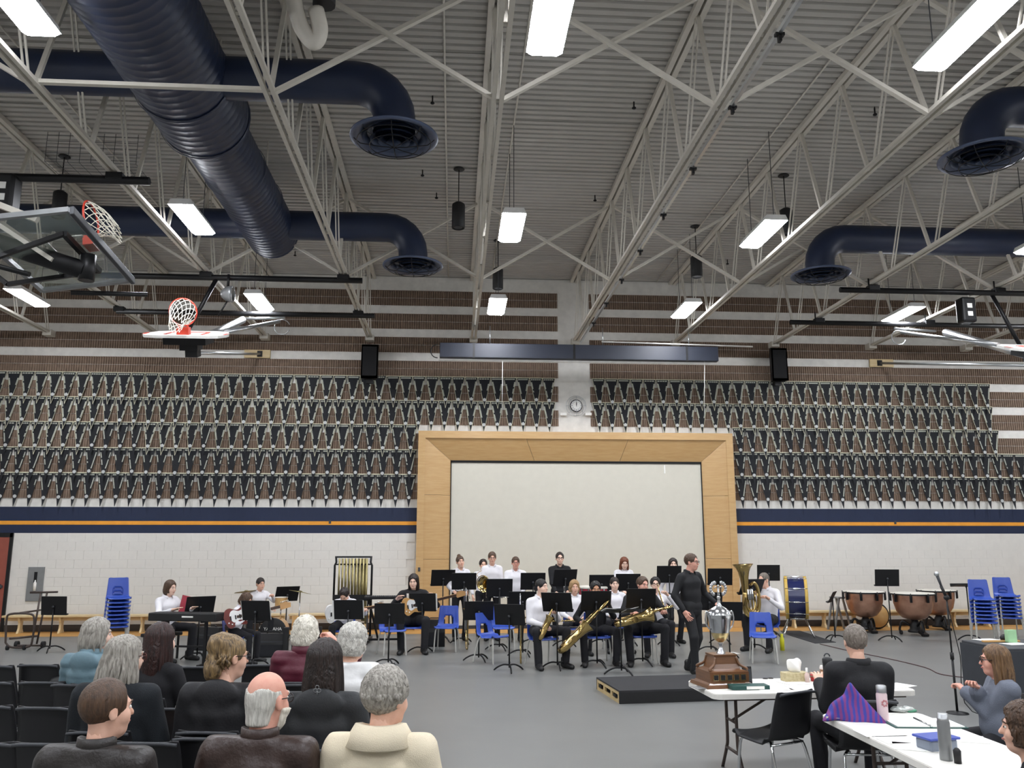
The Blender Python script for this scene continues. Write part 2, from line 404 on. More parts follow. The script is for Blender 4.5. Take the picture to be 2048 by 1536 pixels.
# lamps
def fixture():
    L = thing('ceiling_light', 'glowing white rectangular lamp hung on cables between joists', 'light', (0, 0, 0), 0, 'ceiling lamps')
    MB().prism([(-.19, .0), (.19, 0), (.15, .09), (-.15, .09)], -.61, .61).build('housing', 'fixture', L)
    b = MB(); b.prism([(-.185, -.001), (-.13, -.035), (.13, -.035), (.185, -.001)], -.6, .6); b.build('diffuser', 'lens', L)
    MB().box((0, 0, .094), (.2, 1.1, .006)).build('added_uplight', 'added_uplight_glow', L)  # glowing strip added on top of the housing to brighten the deck
    for y in (-.5, .5): MB().tube([(0, y, .1), (0, y, DZ-7.0)], .006, 5).build('cable', 'grey_dark', L)
    return L
first = True
for x, xs in ((-8.9, 0), (-4.16, 0), (.88, 0), (5.03, 0), (9.95, 0), (14.8, 0)):
    for y in (17.5, 12.85, 7.3, 2.1, -3.1):
        lab = 'glowing rectangular lamp '+{17.5: 'nearest the end wall, ', 12.85: 'in the second row off the wall, ', 7.3: 'in the third row off the wall, ', 2.1: 'in the fourth row off the wall, ', -3.1: 'in the fifth row off the wall, '}[y]+{-8.9: 'farthest towards the red door', -4.16: 'along the navy main duct', .88: 'door side of the clock', 5.03: 'timpani side of the clock', 9.95: 'above the timpani side', 14.8: 'above the far timpani corner'}[x]
        if first: L0 = fixture(); L0.location = (x, y, 7.0); first = False; L0['label'] = lab
        else: dup(L0, (x, y, 7.0), 0, lab)
# pendant cans
def can():
    L = thing('pendant_can', 'black cylinder pendant on a thin rod below the deck', 'pendant', (0, 0, 0), 0, 'black cylinder pendants')
    MB().lathe([(0, 0), (.085, 0), (.1, -.015), (.1, -.02), (.085, -.03), (0, -.03)], 16, (0, 0, DZ)).build('canopy', 'black_plastic', L)
    MB().tube([(0, 0, DZ-.02), (0, 0, DZ-.66)], .009, 6).build('rod', 'black_metal', L)
    MB().lathe([(0, -.64), (.06, -.645), (.11, -.68), (.115, -.70), (.115, -1.12), (.1, -1.13), (.095, -1.09), (0, -1.08)], 20, (0, 0, DZ)).build('shade', 'black_plastic', L)
    MB().lathe([(.0, -1.1), (.08, -1.11)], 16, (0, 0, DZ)).build('lens_ring', 'grey_dark', L)
    return L
c0 = None
for u, v, t in ((918, 337, 'between the disc diffuser and the middle joist'), (1390, 452, 'below the second joist past the clock pilaster'), (1567, 350, 'half hidden by the lamp of the second row'), (129, 312, 'behind the glass backboard'), (996, 480, 'right behind a lamp near the clock pilaster')):
    p = fl(u, v, DZ)
    if c0 is None: c0 = can(); c0.location = (p.x, p.y, 0)
    else: c0 = dup(c0, (p.x, p.y, 0), 0)
    c0['label'] = 'black cylinder pendant on a rod '+t
# small sprinkler heads under the deck
def sprk():
    b = MB(); b.tube([(0, 0, DZ+.03), (0, 0, DZ-.09)], .012, 6); b.ball((0, 0, DZ-.1), (.035, .035, .02), 8); return tag(b.build('sprinkler_head', 'black_metal'), 'tiny dark sprinkler head under the roof deck', 'sprinkler', 'sprinkler heads')
s0 = None
for u, v in ((865, 205), (873, 395), (1268, 215), (1190, 400), (1750, 228), (1455, 527), (590, 510), (845, 350)):
    p = fl(u, v, DZ-.09)
    if s0 is None: s0 = sprk(); s0.location = (p.x, p.y, 0)
    else: dup(s0, (p.x, p.y, 0), 0)
# divider track under the joist above the clock
t = thing('curtain_track', 'grey divider track with dark clips under the joist above the clock', 'track', (JX[5]+.12, 0, JB-.05))
MB().box((0, (5+ZW)/2, 0), (.04, ZW-5.2, .05)).build('rail', 'steel_tube', t)
for y in (7.2, 8.6, 10.2, 11.8, 13.4, 15.0, 16.6, 18.2):
    b = MB(); b.box((0, y, -.03), (.09, .05, .03)); b.box((0, y, -.07), (.03, .05, .07)); b.build('clip', 'black_metal', t)
# ============================================================ things on the end wall and under the roof
# pennants: rails, cloth triangles, name strips, emblem
PW, PH = .316, .78
def pennant_meshes(v):
    rd = random.Random(v); cut = rd.uniform(-.01, .01)
    N = 5; vs = []
    tipy = -.085
    for i in range(N+1):
        t = i/N; w = PW/2*(1-t)+.004*t; y = -.012+tipy*t*t; vs += [(-w+cut*t, y, -PH*t), (w+cut*t, y, -PH*t)]
    body = MB(); body.add(vs, [(2*i, 2*i+1, 2*i+3, 2*i+2) for i in range(N)], smooth=False)
    back = [(x, y+.006, z) for x, y, z in vs]; body.add(back, [(2*i+1, 2*i, 2*i+2, 2*i+3) for i in range(N)], smooth=False)
    tri = MB()
    for s in (0, 1):
        for i in range(N):
            a, b = Vector(vs[2*i+s]), Vector(vs[2*i+2+s]); d = Vector((.008 if s == 0 else -.008, 0, 0)); o = Vector((0, -.002, 0))
            tri.quad(a+o, b+o, b+d+o, a+d+o)
    def onp(u, t):  # u -1..1 across, t down
        w = PW/2*(1-t); return Vector((u*w+cut*t, -.012+tipy*t*t-.003, -PH*t))
    strips = []
    for s in (-1, 1):
        b = MB(); n = rd.choice((4, 6, 7, 9)); t = .13 if n > 5 else .2; gap = rd.choice((3, 4, 99)); e = .0006
        for k in range(n):
            t2 = t+.055
            if t2 > .72: break
            def P(tt, q):  # strip of constant width running beside the edge
                p = onp(s, tt); p.x -= s*(.012+.026*q); p.y = onp(0, tt).y; return p
            b.quad(P(t, 0), P(t2-e, 0), P(t2-e, 1) if k != gap else P(t2-e, .12), P(t, 1) if k != gap else P(t, .12))
            t = t2-e
        strips.append(b)
    hd = MB(); n = rd.choice((1, 4, 5)); L = PW*.8
    for k in range(n):
        x0 = -L/2+L*k/n; hd.quad((x0, -.016, -.02), (x0+L/n-.012, -.016, -.02), (x0+L/n-.012, -.016, -.05), (x0, -.016, -.05))
    te = rd.choice((.7, .72, .74)); c = onp(0, te); em = MB(); em.cyl(c+Vector((0, .004, 0)), c+Vector((0, -.008, 0)), .04, 14)
    return body.mesh('pennant', 'pennant_black'), tri.mesh('edge_trim', 'pennant_trim'), [s.mesh('name_strip', 'pennant_pale') for s in strips], hd.mesh('header_strip', 'pennant_pale'), em.mesh('emblem', 'emblem')
PM = [pennant_meshes(v) for v in range(14)]
rowz = [5.985, 5.385, 4.785, 4.175, 3.585]
names = ['top', 'second', 'third', 'fourth', 'lowest']
for r, z in enumerate(rowz):
    for side in (0, 1):
        if side == 0: x0, x1 = -10.95, (2.48 if r < 2 else -.9)
        else: x0, x1 = (3.4 if r < 2 else 6.92), (13.75 if r < 2 else (13.85 if r == 2 else 14.5))
        rl = MB(); rl.box(((x0+x1)/2, ZW-.02, z+.008), (x1-x0, .02, .024))
        where = f'{names[r]} row on the '+('red door' if side == 0 else 'timpani')+' side'
        tag(rl.build('pennant_rail', 'pennant_trim'), 'slim pale rail carrying the '+where+' of pennants', 'rail')
        n = round((x1-x0)/.322); st = (x1-x0)/n
        for k in range(n):
            if r == 1 and side == 0 and k == 99: continue
            xc = x0+st*(k+.5)+random.uniform(-.006, .006)
            v = random.randrange(14); me, tm, ss, hm, em = PM[v]
            xn = (xc-3.0)/11; yo = ZW-.012-.004*(5-r)-(.05 if abs(xc+2.05) < .25 and r < 1 else 0)
            o = put('pennant', me, loc=(xc, yo, z), rot=(random.uniform(-.01, .01), random.uniform(-.015, .015), 0))
            tag(o, 'black felt pennant with pale lettering, '+where, 'pennant', 'pennants, '+where)
            if (r < 2) or (r == 2 and random.random() < .5): put('edge_trim', tm, o)
            put('name_strip', ss[0], o); put('name_strip', ss[1], o); put('header_strip', hm, o); put('emblem', em, o)
# clock with wire guard
c = wl(1152, 812, ZW-.0)
k = thing('wall_clock', 'round white wall clock behind a wire guard on the pilaster', 'clock', (c.x, ZW-.005, c.z))
My = Matrix(((1, 0, 0), (0, 0, -1), (0, 1, 0)))
MB().lathe([(0, .04), (.13, .04), (.135, .045), (.15, .045), (.155, .03), (.15, 0)], 36, (0, 0, 0), My).build('case', 'grey_dark', k)
MB().lathe([(0, .048), (.132, .048)], 36, (0, 0, 0), My).build('dial', 'paper', k)
b = MB(); b.box((0, -.052, .045), (.012, .004, .09)); b.box((.01, -.054, .03), (.008, .004, .12), rot=(0, .12, 0)); b.build('hands', 'black_plastic', k)
b = MB()
for q in range(12): t = R(30*q); b.box((.112*math.sin(t), -.05, .112*math.cos(t)), (.008, .003, .022), rot=(0, t, 0))
b.build('hour_marks', 'black_plastic', k, kind='stuff')
b = MB()
for rr, y in ((.25, -.01), (.2, -.09), (.1, -.1)): b.tube(arc((0, y, 0), rr, 0, 350, 35), .005, 5, closed=True)
for q in range(8): t = R(45*q); b.tube([(.25*math.cos(t), -.01, .25*math.sin(t)), (.2, 0, 0) and (.2*math.cos(t), -.09, .2*math.sin(t)), (.1*math.cos(t), -.1, .1*math.sin(t))], .004, 4)
b.build('wire_guard', 'steel_tube', k)
for u in (1126, 1176):
    p = wl(u, 829); tag(MB().box((0, -.04, 0), (.16, .08, .07), bev=.01).build('emergency_light', 'white_plastic', loc=(p.x, ZW, p.z)), 'small pale emergency light below the clock, '+('door side' if u < 1150 else 'timpani side'), 'light')
# loudspeakers
for u, v, t in ((740, 724, 'red door side'), (1556, 730, 'timpani side')):
    p = wl(u, v, 20.05); s = thing('loudspeaker', 'black wall loudspeaker above the pennants, '+t, 'speaker', (p.x, 20.1, p.z), 0)
    MB().prism([(-.2, -.41), (.2, -.41), (.2, .41), (-.2, .41)], -.16, -.08).build('front', 'black_plastic', s)
    MB().prism([(-.2, -.16), (.2, -.16), (.13, .15), (-.13, .15)], -.41, .41, plane='xy').build('cabinet', 'black_plastic', s)
    b = MB(); b.box((0, -.17, .0), (.34, .02, .72), bev=.008); b.build('grille', 'black_matte', s)
    b = MB(); b.box((0, .2, -.3), (.08, .2, .3)); b.box((0, .05, -.46), (.16, .12, .1)); b.build('bracket', 'black_metal', s)
# projector screen case
p0, p1 = wl(880, 688, 19.0), wl(1432, 690, 19.0); L = p1.x-p0.x
s = thing('screen_case', 'long navy projection screen case hung below the joists', 'screen case', ((p0.x+p1.x)/2, 19.0, 6.33))
mat('case_blue', '171d2b', .5)
MB().box((0, 0, 0), (L, .3, .34), bev=.01).build('case', 'case_blue', s)
for x in (-L/2+.78, -.15, L/2-.75): MB().box((x, 0, .0), (.05, .31, .35)).build('strap', 'black_metal', s)
MB().box((0, 0, -.2), (L+.05, .05, .045)).build('screen_bar', 'white_plastic', s)
for x in (-2.1, .55, 2.6):
    MB().tube([(x, 0, .17), (x, 0, .62)], .012, 6).build('hanger', 'steel_tube', s)
b = MB(); b.tube([(L/2-2.75, -.1, .26), (L/2+.85, -.1, .2)], .02, 6); b.build('rail', 'white_tube', s)
b = MB(); b.tube(arc((-L/2-.05, 0, 0), .16, 90, 270, 10), .012, 5); b.build('cable', 'black_plastic', s)
for u, v in ((1005, 722), (1408, 722)):
    p = wl(u, v, 19.0); tag(MB().tube([(0, 0, 0), (0, .2, -1.25)], .006, 4).build('pull_cord', 'paper', loc=(p.x, 18.95, p.z)), 'thin white pull cord below the screen case, '+('door' if u < 1100 else 'timpani')+' side', 'cord')
# pipes across the joists that carry the hoops
def pipe(xa, xb, y, z, lab, clamps):
    t = thing('support_pipe', lab, 'pipe', ((xa+xb)/2, y, z)); h = (xb-xa)/2
    MB().tube([(-h, 0, 0), (h, 0, 0)], .055, 12).build('pipe', 'black_metal', t)
    for x in clamps:
        b = MB(); b.box((x-(xa+xb)/2, 0, .045), (.22, .14, .1), bev=.01); b.tube([(x-(xa+xb)/2-.08, 0, .05), (x-(xa+xb)/2-.08, 0, .24)], .015, 6); b.build('clamp', 'black_metal', t)
zp = 6.79
pipe(-7.15, -1.75, 15.2, zp, 'black steel pipe above the folded red-rimmed hoop', (-7.1, -4.6, -2.1))
pipe(-7.15, -1.75, 17.7, zp, 'black steel pipe near the end wall behind the folded hoop', (-7.1, -2.1))
pipe(-12.3, -4.15, 10.95, zp, 'black steel pipe above the glass backboard', (-4.6, -7.15))
pipe(7.4, 13.3, 15.15, zp, 'black steel pipe above the hoop on the timpani side', (8.06, 10.6))
pipe(7.4, 13.3, 17.6, zp, 'black steel pipe near the end wall on the timpani side', (8.06, 10.6))
# folded hoops
def ring_net(par, C, ux, un, dn, rr=.225):   # centre, width axis, board normal, net axis
    MB().tube([C+ux*rr*math.cos(t)+un*rr*math.sin(t) for t in [2*math.pi*i/28 for i in range(28)]], .013, 8, closed=True).build('rim', 'hoop_red', par)
    b = MB(); g = Vector((0, 0, -1)); n = 12; rows = 6
    def P(i, j):
        t = 2*math.pi*(i+(j % 2)*.5)/n; f = j/rows; q = rr*(1-.5*min(1, f*1.1)); return C+ux*q*math.cos(t)+un*q*math.sin(t)+dn*(.34*f)+g*(.22*f*f)
    for i in range(n):
        for j in range(rows):
            b.tube([P(i, j), P(i, j+1)], .0055, 4, caps=False); b.tube([P(i, j), P(i-1 if j % 2 == 0 else i+1, j+1)], .0055, 4, caps=False)
    b.build('net', 'net', par)
    b = MB(); base = C-un*(rr+.15)
    for s in (-.06, .06): b.tube([base+ux*s, C-un*rr*.97+ux*s*1.2], .02, 6)
    q = Matrix((ux, dn, un)).transposed(); b.box(base+un*.06, (.2, .12, .12), rot=q); b.build('rim_bracket', 'hoop_red', par)
def side_hoop(sx, lab):
    X = lambda x: 3.04+sx*(x-3.04)
    V = lambda u, v, y: Vector((X(wl(u, v, y).x), y, wl(u, v, y).z))
    C = V(366, 624, 13.9); h = thing('basketball_hoop', lab, 'hoop', C); O = C.copy()
    a = R(19); un = Vector((0, -math.sin(a), math.cos(a))); dn = Vector((0, -math.cos(a), -math.sin(a))); ux = Vector((1, 0, 0))
    ring_net(h, Vector((0, 0, 0)), ux, un, dn)
    bc = -un*.375   # bracket point on the face
    q = Matrix((ux, -dn, un)).transposed()
    def bp(x, y, z): return bc+ux*x-dn*y+un*z
    out = [(-.45, -.2), (.45, -.2), (.6, -.15), (.69, .05), (.69, .2), (.6, .55), (.4, .72), (-.4, .72), (-.6, .55), (-.69, .2), (-.69, .05), (-.6, -.15)]
    b = MB(); n = len(out); vs = [bp(x, y, 0) for x, y in out]+[bp(x, y, -.045) for x, y in out]
    b.add(vs, [list(range(n)), list(range(n, 2*n))[::-1]]+[(i, (i+1) % n, n+(i+1) % n, n+i) for i in range(n)], smooth=False); b.build('backboard', 'white_plastic', h)
    for x in (-.3, .3): MB().box(bp(x, .2, .003), (.05, .44, .006), rot=q).build('target_mark', 'hoop_red', h)
    MB().box(bp(0, .42, .003), (.6, .05, .006), rot=q).build('target_mark', 'hoop_red', h)
    for x in (-.66, .66): MB().box(bp(x, .12, .003), (.05, .2, .006), rot=q).build('target_mark', 'hoop_red', h)
    b = MB(); b.box(bp(0, .25, -.12), (.7, .5, .12), rot=q); b.box(bp(.02, .3, -.22), (.3, .3, .14), rot=q); b.box(bp(.05, .3, -.34), (.2, .22, .14), rot=q); b.build('tilt_mechanism', 'black_metal', h)
    def tb(nm, A, B, r, m): MB().tube([A-O, B-O], r, 10).build(nm, m, h)
    tb('mast', V(380, 690, 14.3), V(485, 640, 16.6), .075, 'steel_tube')
    tb('brace_pole', V(452, 664, 14.6), V(558, 643, 17.3), .04, 'steel_tube')
    tb('brace_pole', V(478, 638, 17.4), V(570, 636, 17.45), .03, 'steel_tube')
    tb('wall_brace', V(382, 706, 14.4), V(520, 708, ZW-.06), .03, 'steel_tube')
    b = MB(); p = V(560, 643, 17.3)-O
    b.tube(arc(p+Vector((sx*.05, 0, -.12)), .16, 20, 340, 18), .01, 5); b.build('cable_loop', 'steel_tube', h)
    b = MB(); p = V(515, 708, ZW-.04)-O; b.box(p, (.62, .05, .2)); b.build('wall_plank', 'bench_wood', h)
    b = MB(); p = V(520, 708, ZW-.06)-O; b.box(p, (.12, .08, .14)); b.build('wall_hinge', 'black_metal', h)
    tb('drop_tube', V(372, 640, 15.2)+Vector((0, 0, -.3)), Vector((X(-4.4), 15.2, zp)), .04, 'black_metal')
side_hoop(1, 'folded basketball hoop with white fan backboard on the red door side')
side_hoop(-1, 'folded basketball hoop with white fan backboard on the timpani side')
C = wl(182, 440, 9.95); h = thing('basketball_hoop', 'folded basketball hoop with clear glass backboard and black mast', 'hoop', C); O = C
a = R(14); un = Vector((-math.sin(a)*.6, 0, 1)).normalized(); dn = Vector((1, 0, un.x*-1)); dn = (dn-un*dn.dot(un)).normalized(); ux = Vector((0, .99, -.12)).normalized(); un = dn.cross(ux)*-1; un = un if un.z > 0 else -un
ring_net(h, Vector((0, 0, 0)), ux, un, dn)
bc = -un*.375; q = Matrix((ux, -dn, un)).transposed()
def bp(x, y, z): return bc+ux*x-dn*y+un*z
MB().box(bp(0, .42, -.02), (1.83, 1.1, .02), rot=q).build('backboard', 'acrylic', h)
b = MB()
for y in (-.13, .97): b.box(bp(0, y, -.02), (1.85, .05, .06), rot=q)
for x in (-.92, .92): b.box(bp(x, .42, -.02), (.05, 1.1, .06), rot=q)
b.build('backboard_frame', 'stainless', h)
b = MB(); b.box(bp(0, -.16, -.03), (1.86, .05, .1), rot=q, bev=.01); b.build('edge_padding', 'grey_dark', h)
b = MB()
for x in (-.3, .3): b.box(bp(x, .2, 0), (.05, .45, .008), rot=q)
b.box(bp(0, .42, 0), (.6, .05, .008), rot=q); b.build('target_marks', 'white_plastic', h)
b = MB(); A = bp(0, .05, -.3); B = wl(-260, 405, 10.2)-O; b.tube([A, B], .11, 14); b.tube([A+Vector((0, 0, .2)), A+Vector((0, 0, -.12))], .09, 10); b.build('mast', 'black_metal', h)
for s in (-.5, .5): MB().beam(bp(s, .1, -.06), bp(s*.6, 1.1, -.2), .05).build('support_arm', 'black_metal', h); MB().beam(bp(s*.6, 1.1, -.2), B+Vector((0, s, .25)), .05).build('support_arm', 'black_metal', h)
MB().beam(bp(-.5, .1, -.06), bp(.5, .1, -.06), .06).build('support_arm', 'black_metal', h)
MB().tube([A+Vector((-.5, -.3, -.15)), B+Vector((0, -.4, -.45))], .03, 8).build('brace_pole', 'black_metal', h); MB().tube([A+Vector((.5, .6, -.1)), A+Vector((-.3, .3, -.18))], .03, 8).build('brace_pole', 'black_metal', h)
MB().beam(wl(-40, 395, 9.9)-O, wl(75, 440, 9.9)-O, .07).build('white_link', 'steel_paint', h); MB().beam(wl(-40, 425, 9.8)-O, wl(105, 520, 9.8)-O, .05).build('white_link', 'steel_paint', h)
p = wl(12, 395, 10.9); w_ = thing('hoop_winch', 'black hoop winch box with white stickers hung from a pipe', 'winch', p)
MB().box((0, 0, .05), (.28, .25, .5), bev=.04).build('housing', 'black_metal', w_)
for z in (.12, -.04): MB().box((0, -.13, z), (.1, .01, .09)).build('sticker', 'paper', w_)
MB().tube([(0, 0, .3), (0, 0, zp-p.z)], .04, 8).build('hanger', 'black_metal', w_)
p = wl(2000, 600, 15.1); w2 = dup(w_, (wl(1934, 610, 15.1).x, 15.15, zp-.42), 0, 'black hoop winch box under the pipe on the timpani side')
for ch in w2.children:
    if 'hanger' in ch.name: ch.scale = (1, 1, .9)
# wire-mesh guards round the near pendants under the deck
def mesh_cage(x, y, z, lab):
    b = MB()
    for i in range(9): b.tube([(-.7+1.4*i/8, -.35, 0), (-.7+1.4*i/8, .35, 0)], .004, 4); b.tube([(-.7+1.4*i/8, -.35, 0), (-.7+1.4*i/8, -.35, .5)], .004, 4)
    for i in range(7): b.tube([(-.7, -.35+.7*i/6, 0), (.7, -.35+.7*i/6, 0)], .004, 4)
    for i in range(5): b.tube([(-.7, -.35, .1*i+.05), (.7, -.35, .1*i+.05)], .004, 4)
    tag(b.build('wire_cage', 'grey_dark', loc=(x, y, z)), lab, 'wire cage')
mesh_cage(-5.8, 13.2, 7.9, 'thin wire cage under the deck near the glass backboard'); mesh_cage(10.6, 12.6, 7.95, 'thin wire cage under the deck on the timpani side')
# spotlight on the pipe
p = wl(455, 588, 15.0); s = thing('spotlight', 'round grey spotlight clamped to the pipe above the hoop', 'spotlight', p)
Mx = Matrix(((0, 0, 1), (1, 0, 0), (0, 1, 0)))
MB().lathe([(0, -.12), (.06, -.11), (.13, -.03), (.15, .06), (.15, .1), (.13, .1), (.12, .06), (0, .05)], 20, (0, 0, 0), Mx).build('lamp_body', 'stainless', s)
MB().tube([(0, 0, .14), (0, 0, zp-p.z)], .025, 8).build('yoke', 'black_metal', s); MB().tube([(0, .0, -.14), (-.15, .05, -.4)], .015, 6).build('arm', 'black_metal', s)
# wall benches
def bench(x0, x1, lab):
    t = thing('wall_bench', lab, 'bench', ((x0+x1)/2, 20.1, 0)); h = (x1-x0)/2
    MB().box((0, 0, .37), (2*h, .3, .045), bev=.008).build('seat_plank', 'bench_wood', t)
    MB().box((0, .02, .3), (2*h, .05, .07)).build('stretcher', 'bench_wood', t)
    n = max(2, round(2*h/1.05)+1)
    for i in range(n):
        x = -h+.35+(2*h-.7)*i/(n-1)
        MB().prism([(-.13, 0), (.13, 0), (.07, .1), (.06, .22), (.12, .345), (-.12, .345), (-.06, .22), (-.07, .1)], -.022, .022, plane='yz').build('leg', 'bench_wood', t, loc=(x, 0, 0))
bench(-9.95, -6.6, 'long pale wooden wall bench beside the red door')
bench(-6.5, -3.8, 'pale wooden wall bench behind the keyboard')
bench(-3.7, -.95, 'pale wooden wall bench behind the tubular bells')
bench(7.0, 9.9, 'pale wooden wall bench behind the bass drum'); bench(10.0, 13.2, 'pale wooden wall bench behind the timpani')
# extinguisher cabinet
p = wl(71, 1168); k = thing('extinguisher_cabinet', 'steel wall cabinet with a white bottle behind its slot', 'cabinet', (p.x, ZW-.005, p.z))
MB().box((0, -.01, 0), (.36, .03, .76), bev=.004).build('door', 'stainless', k)
MB().box((0, -.026, .06), (.07, .006, .42)).build('slot', 'black_matte', k)
MB().lathe([(0, -.15), (.032, -.15), (.034, .02), (.015, .06), (.012, .09), (0, .09)], 14, (0.005, -.03, 0)).build('bottle', 'white_plastic', k)
# outlet plates on the navy band
for u, v in ((660, 1044), (1790, 1045)):
    p = wl(u, v); tag(MB().box((0, -.01, 0), (.05, .02, .08), bev=.004).build('outlet_plate', 'grey_dark', loc=(p.x, ZW-.004, p.z)), 'small grey outlet plate on the orange stripe, '+('door' if u < 1000 else 'timpani')+' side', 'outlet')
# ============================================================ figures
def rc(P, a, b, ra, rb):
    a = np.asarray(a, float); b = np.asarray(b, float); d = b-a; L = max(1e-9, d @ d)
    t = np.clip(((P-a) @ d)/L, 0, 1); q = P-a-t[:, None]*d
    return np.sqrt((q*q).sum(1))-(ra+(rb-ra)*t)
def el(P, c, r):
    r = np.asarray(r, float); q = P-np.asarray(c, float); k0 = np.sqrt(((q/r)**2).sum(1)); k1 = np.sqrt(((q/(r*r))**2).sum(1))+1e-9
    return k0*(k0-1)/k1
def rbox(P, c, h, r):
    q = np.abs(P-np.asarray(c, float))-np.asarray(h, float); return np.sqrt((np.maximum(q, 0)**2).sum(1))+np.minimum(q.max(1), 0)-r
def sm(a, b, k=.03):
    h = np.clip(.5+.5*(b-a)/k, 0, 1); return b+(a-b)*h-k*h*(1-h)
def smx(a, b, k=.02): return -sm(-a, -b, k)
def nets(fn, lo, hi, h):
    lo = np.asarray(lo, float)-h*2; hi = np.asarray(hi, float)+h*2; n = np.ceil((hi-lo)/h).astype(int)+1
    gx, gy, gz = np.meshgrid(*[np.arange(k) for k in n], indexing='ij')
    P = np.stack([gx, gy, gz], -1).reshape(-1, 3)*h+lo
    V = fn(P).reshape(n); S = V < 0; nx, ny, nz = n
    cs = (nx-1, ny-1, nz-1); acc = np.zeros(cs+(3,)); cnt = np.zeros(cs)
    for ax in range(3):
        sl = [slice(None)]*3; sl2 = [slice(None)]*3; sl[ax] = slice(0, -1); sl2[ax] = slice(1, None)
        a, b = V[tuple(sl)], V[tuple(sl2)]; cr = (a < 0) != (b < 0); t = np.where(cr, a/np.where(a == b, 1, a-b), 0)
        o1, o2 = [k for k in range(3) if k != ax]
        for d1 in (0, 1):
            for d2 in (0, 1):
                s = [None]*3; s[ax] = slice(None); s[o1] = slice(d1, d1+cs[o1]); s[o2] = slice(d2, d2+cs[o2]); s = tuple(s)
                c = cr[s]; cnt += c
                off = [0, 0, 0]; off[o1] = d1; off[o2] = d2
                for k in range(3): acc[..., k] += np.where(c, t[s] if k == ax else off[k], 0)
    act = cnt > 0; ix = -np.ones(cs, int); ix[act] = np.arange(act.sum())
    I = np.argwhere(act); verts = (I+acc[act]/cnt[act][:, None])*h+lo
    faces = []
    for ax in range(3):
        o1, o2 = [(1, 2), (2, 0), (0, 1)][ax]
        sl = [slice(None)]*3; sl2 = [slice(None)]*3; sl[ax] = slice(0, -1); sl2[ax] = slice(1, None)
        a, b = S[tuple(sl)], S[tuple(sl2)]; E = np.argwhere(a != b)
        E = E[(E[:, o1] > 0) & (E[:, o2] > 0) & (E[:, o1] < cs[o1]) & (E[:, o2] < cs[o2])]
        fl_ = a[tuple(E.T)]; q = []
        for d1, d2 in ((1, 1), (0, 1), (0, 0), (1, 0)):
            e = E.copy(); e[:, o1] -= d1; e[:, o2] -= d2; q.append(ix[tuple(e.T)])
        q = np.stack(q, 1); q[~fl_] = q[~fl_][:, ::-1]; faces.append(q)
    fc = np.concatenate(faces); return verts, fc[(fc >= 0).all(1)]
def addnp(b, V, Fc, M=None, mi=0, flip=False):
    if M is not None:
        A = np.array(M); V = V @ A[:3, :3].T+A[:3, 3]
    b.cur = mi; b.add(V.tolist(), (Fc[:, ::-1] if flip else Fc).tolist(), smooth=True); return b
def npmesh(name, V, Fc, mats):
    return addnp(MB(), V, Fc).mesh(name, mats)
def wob(P, amp, f=14.):   # soft cloth folds
    x, y, z = P.T; return amp*(np.sin(f*z+5*np.sin(9*x+2*y))*.5+np.sin(f*1.7*(x+.6*z)+3*np.sin(11*y))*.35+np.sin(f*2.3*(y-.5*z)+2*np.sin(13*x))*.3)
# ---- head, hands, shoes: made once
def head_fn(P, jaw=1.):
    d = el(P, (0, -.014, .03), (.074, .093, .089)); d = sm(d, el(P, (0, .028, -.03), (.059*jaw, .064, .088)), .03)
    d = sm(d, el(P, (0, .048, -.088), (.038*jaw, .036, .032)), .03)
    for s in (-1, 1):
        d = sm(d, el(P, (s*.038, .058, -.032), (.024, .026, .028)), .02)
    d = sm(d, rc(P, (-.034, .08, .024), (.034, .08, .024), .011, .011), .015)
    for s in (-1, 1): d = smx(d, -el(P, (s*.031, .105, .006), (.018, .02, .012)), .012)
    d = sm(d, rc(P, (0, .085, .012), (0, .106, -.026), .007, .013), .012)
    d = sm(d, el(P, (0, .086, -.058), (.024, .014, .011)), .01)
    for s in (-1, 1):
        e = el(P, (s*.077, -.006, -.008), (.011, .02, .032)); e = smx(e, -el(P, (s*.088, .0, -.006), (.006, .011, .02)), .006); d = sm(d, e, .008)
    d = sm(d, rc(P, (0, -.018, -.05), (0, -.03, -.22), .05, .057), .03)
    return d
HEAD = {}
def head_mesh(v, jaw):
    if (v, jaw) not in HEAD: HEAD[(v, jaw)] = nets(lambda P: head_fn(P, jaw), (-.1, -.12, -.19), (.1, .13, .125), v)
    return HEAD[(v, jaw)]
def hand_fn(P, curl, spread=.012):
    d = rbox(P, (0, .05, 0), (.026, .034, .003), .011); d = sm(d, rc(P, (0, -.03, 0), (0, .02, 0), .025, .024), .02)
    for i, (x, L) in enumerate(((.029, .07), (.01, .078), (-.009, .073), (-.027, .057))):
        p = np.array((x, .087, 0.)); a = curl*.6; dx = (1.5-i)*spread
        for k, f in enumerate((.45, .31, .24)):
            q = p+np.array((dx*f, math.cos(a)*L*f, -math.sin(a)*L*f)); d = sm(d, rc(P, p, q, .0088-.0007*k, .0083-.0007*k), .004); p = q; a += curl
    d = sm(d, rc(P, (.026, .025, -.004), (.048, .055, -.014), .012, .0105), .012); d = sm(d, rc(P, (.048, .055, -.014), (.05-.02*curl, .086, -.022-.012*curl), .010, .008), .006)
    return d
HANDS = {k: nets(lambda P: hand_fn(P, c), (-.05, -.03, -.11), (.075, .19, .03), .0055) for k, c in dict(relax=.3, grip=1.05, flat=.1).items()}
def shoe_fn(P):
    d = sm(rc(P, (0, -.06, .045), (0, .02, .05), .042, .042), rc(P, (0, .02, .038), (0, .15, .03), .044, .04), .03)
    d = sm(d, rc(P, (0, -.045, .05), (0, -.05, .12), .042, .045), .03)
    return smx(d, -P[:, 2], .008)
SHOE = nets(shoe_fn, (-.06, -.12, -.01), (.06, .21, .16), .011)
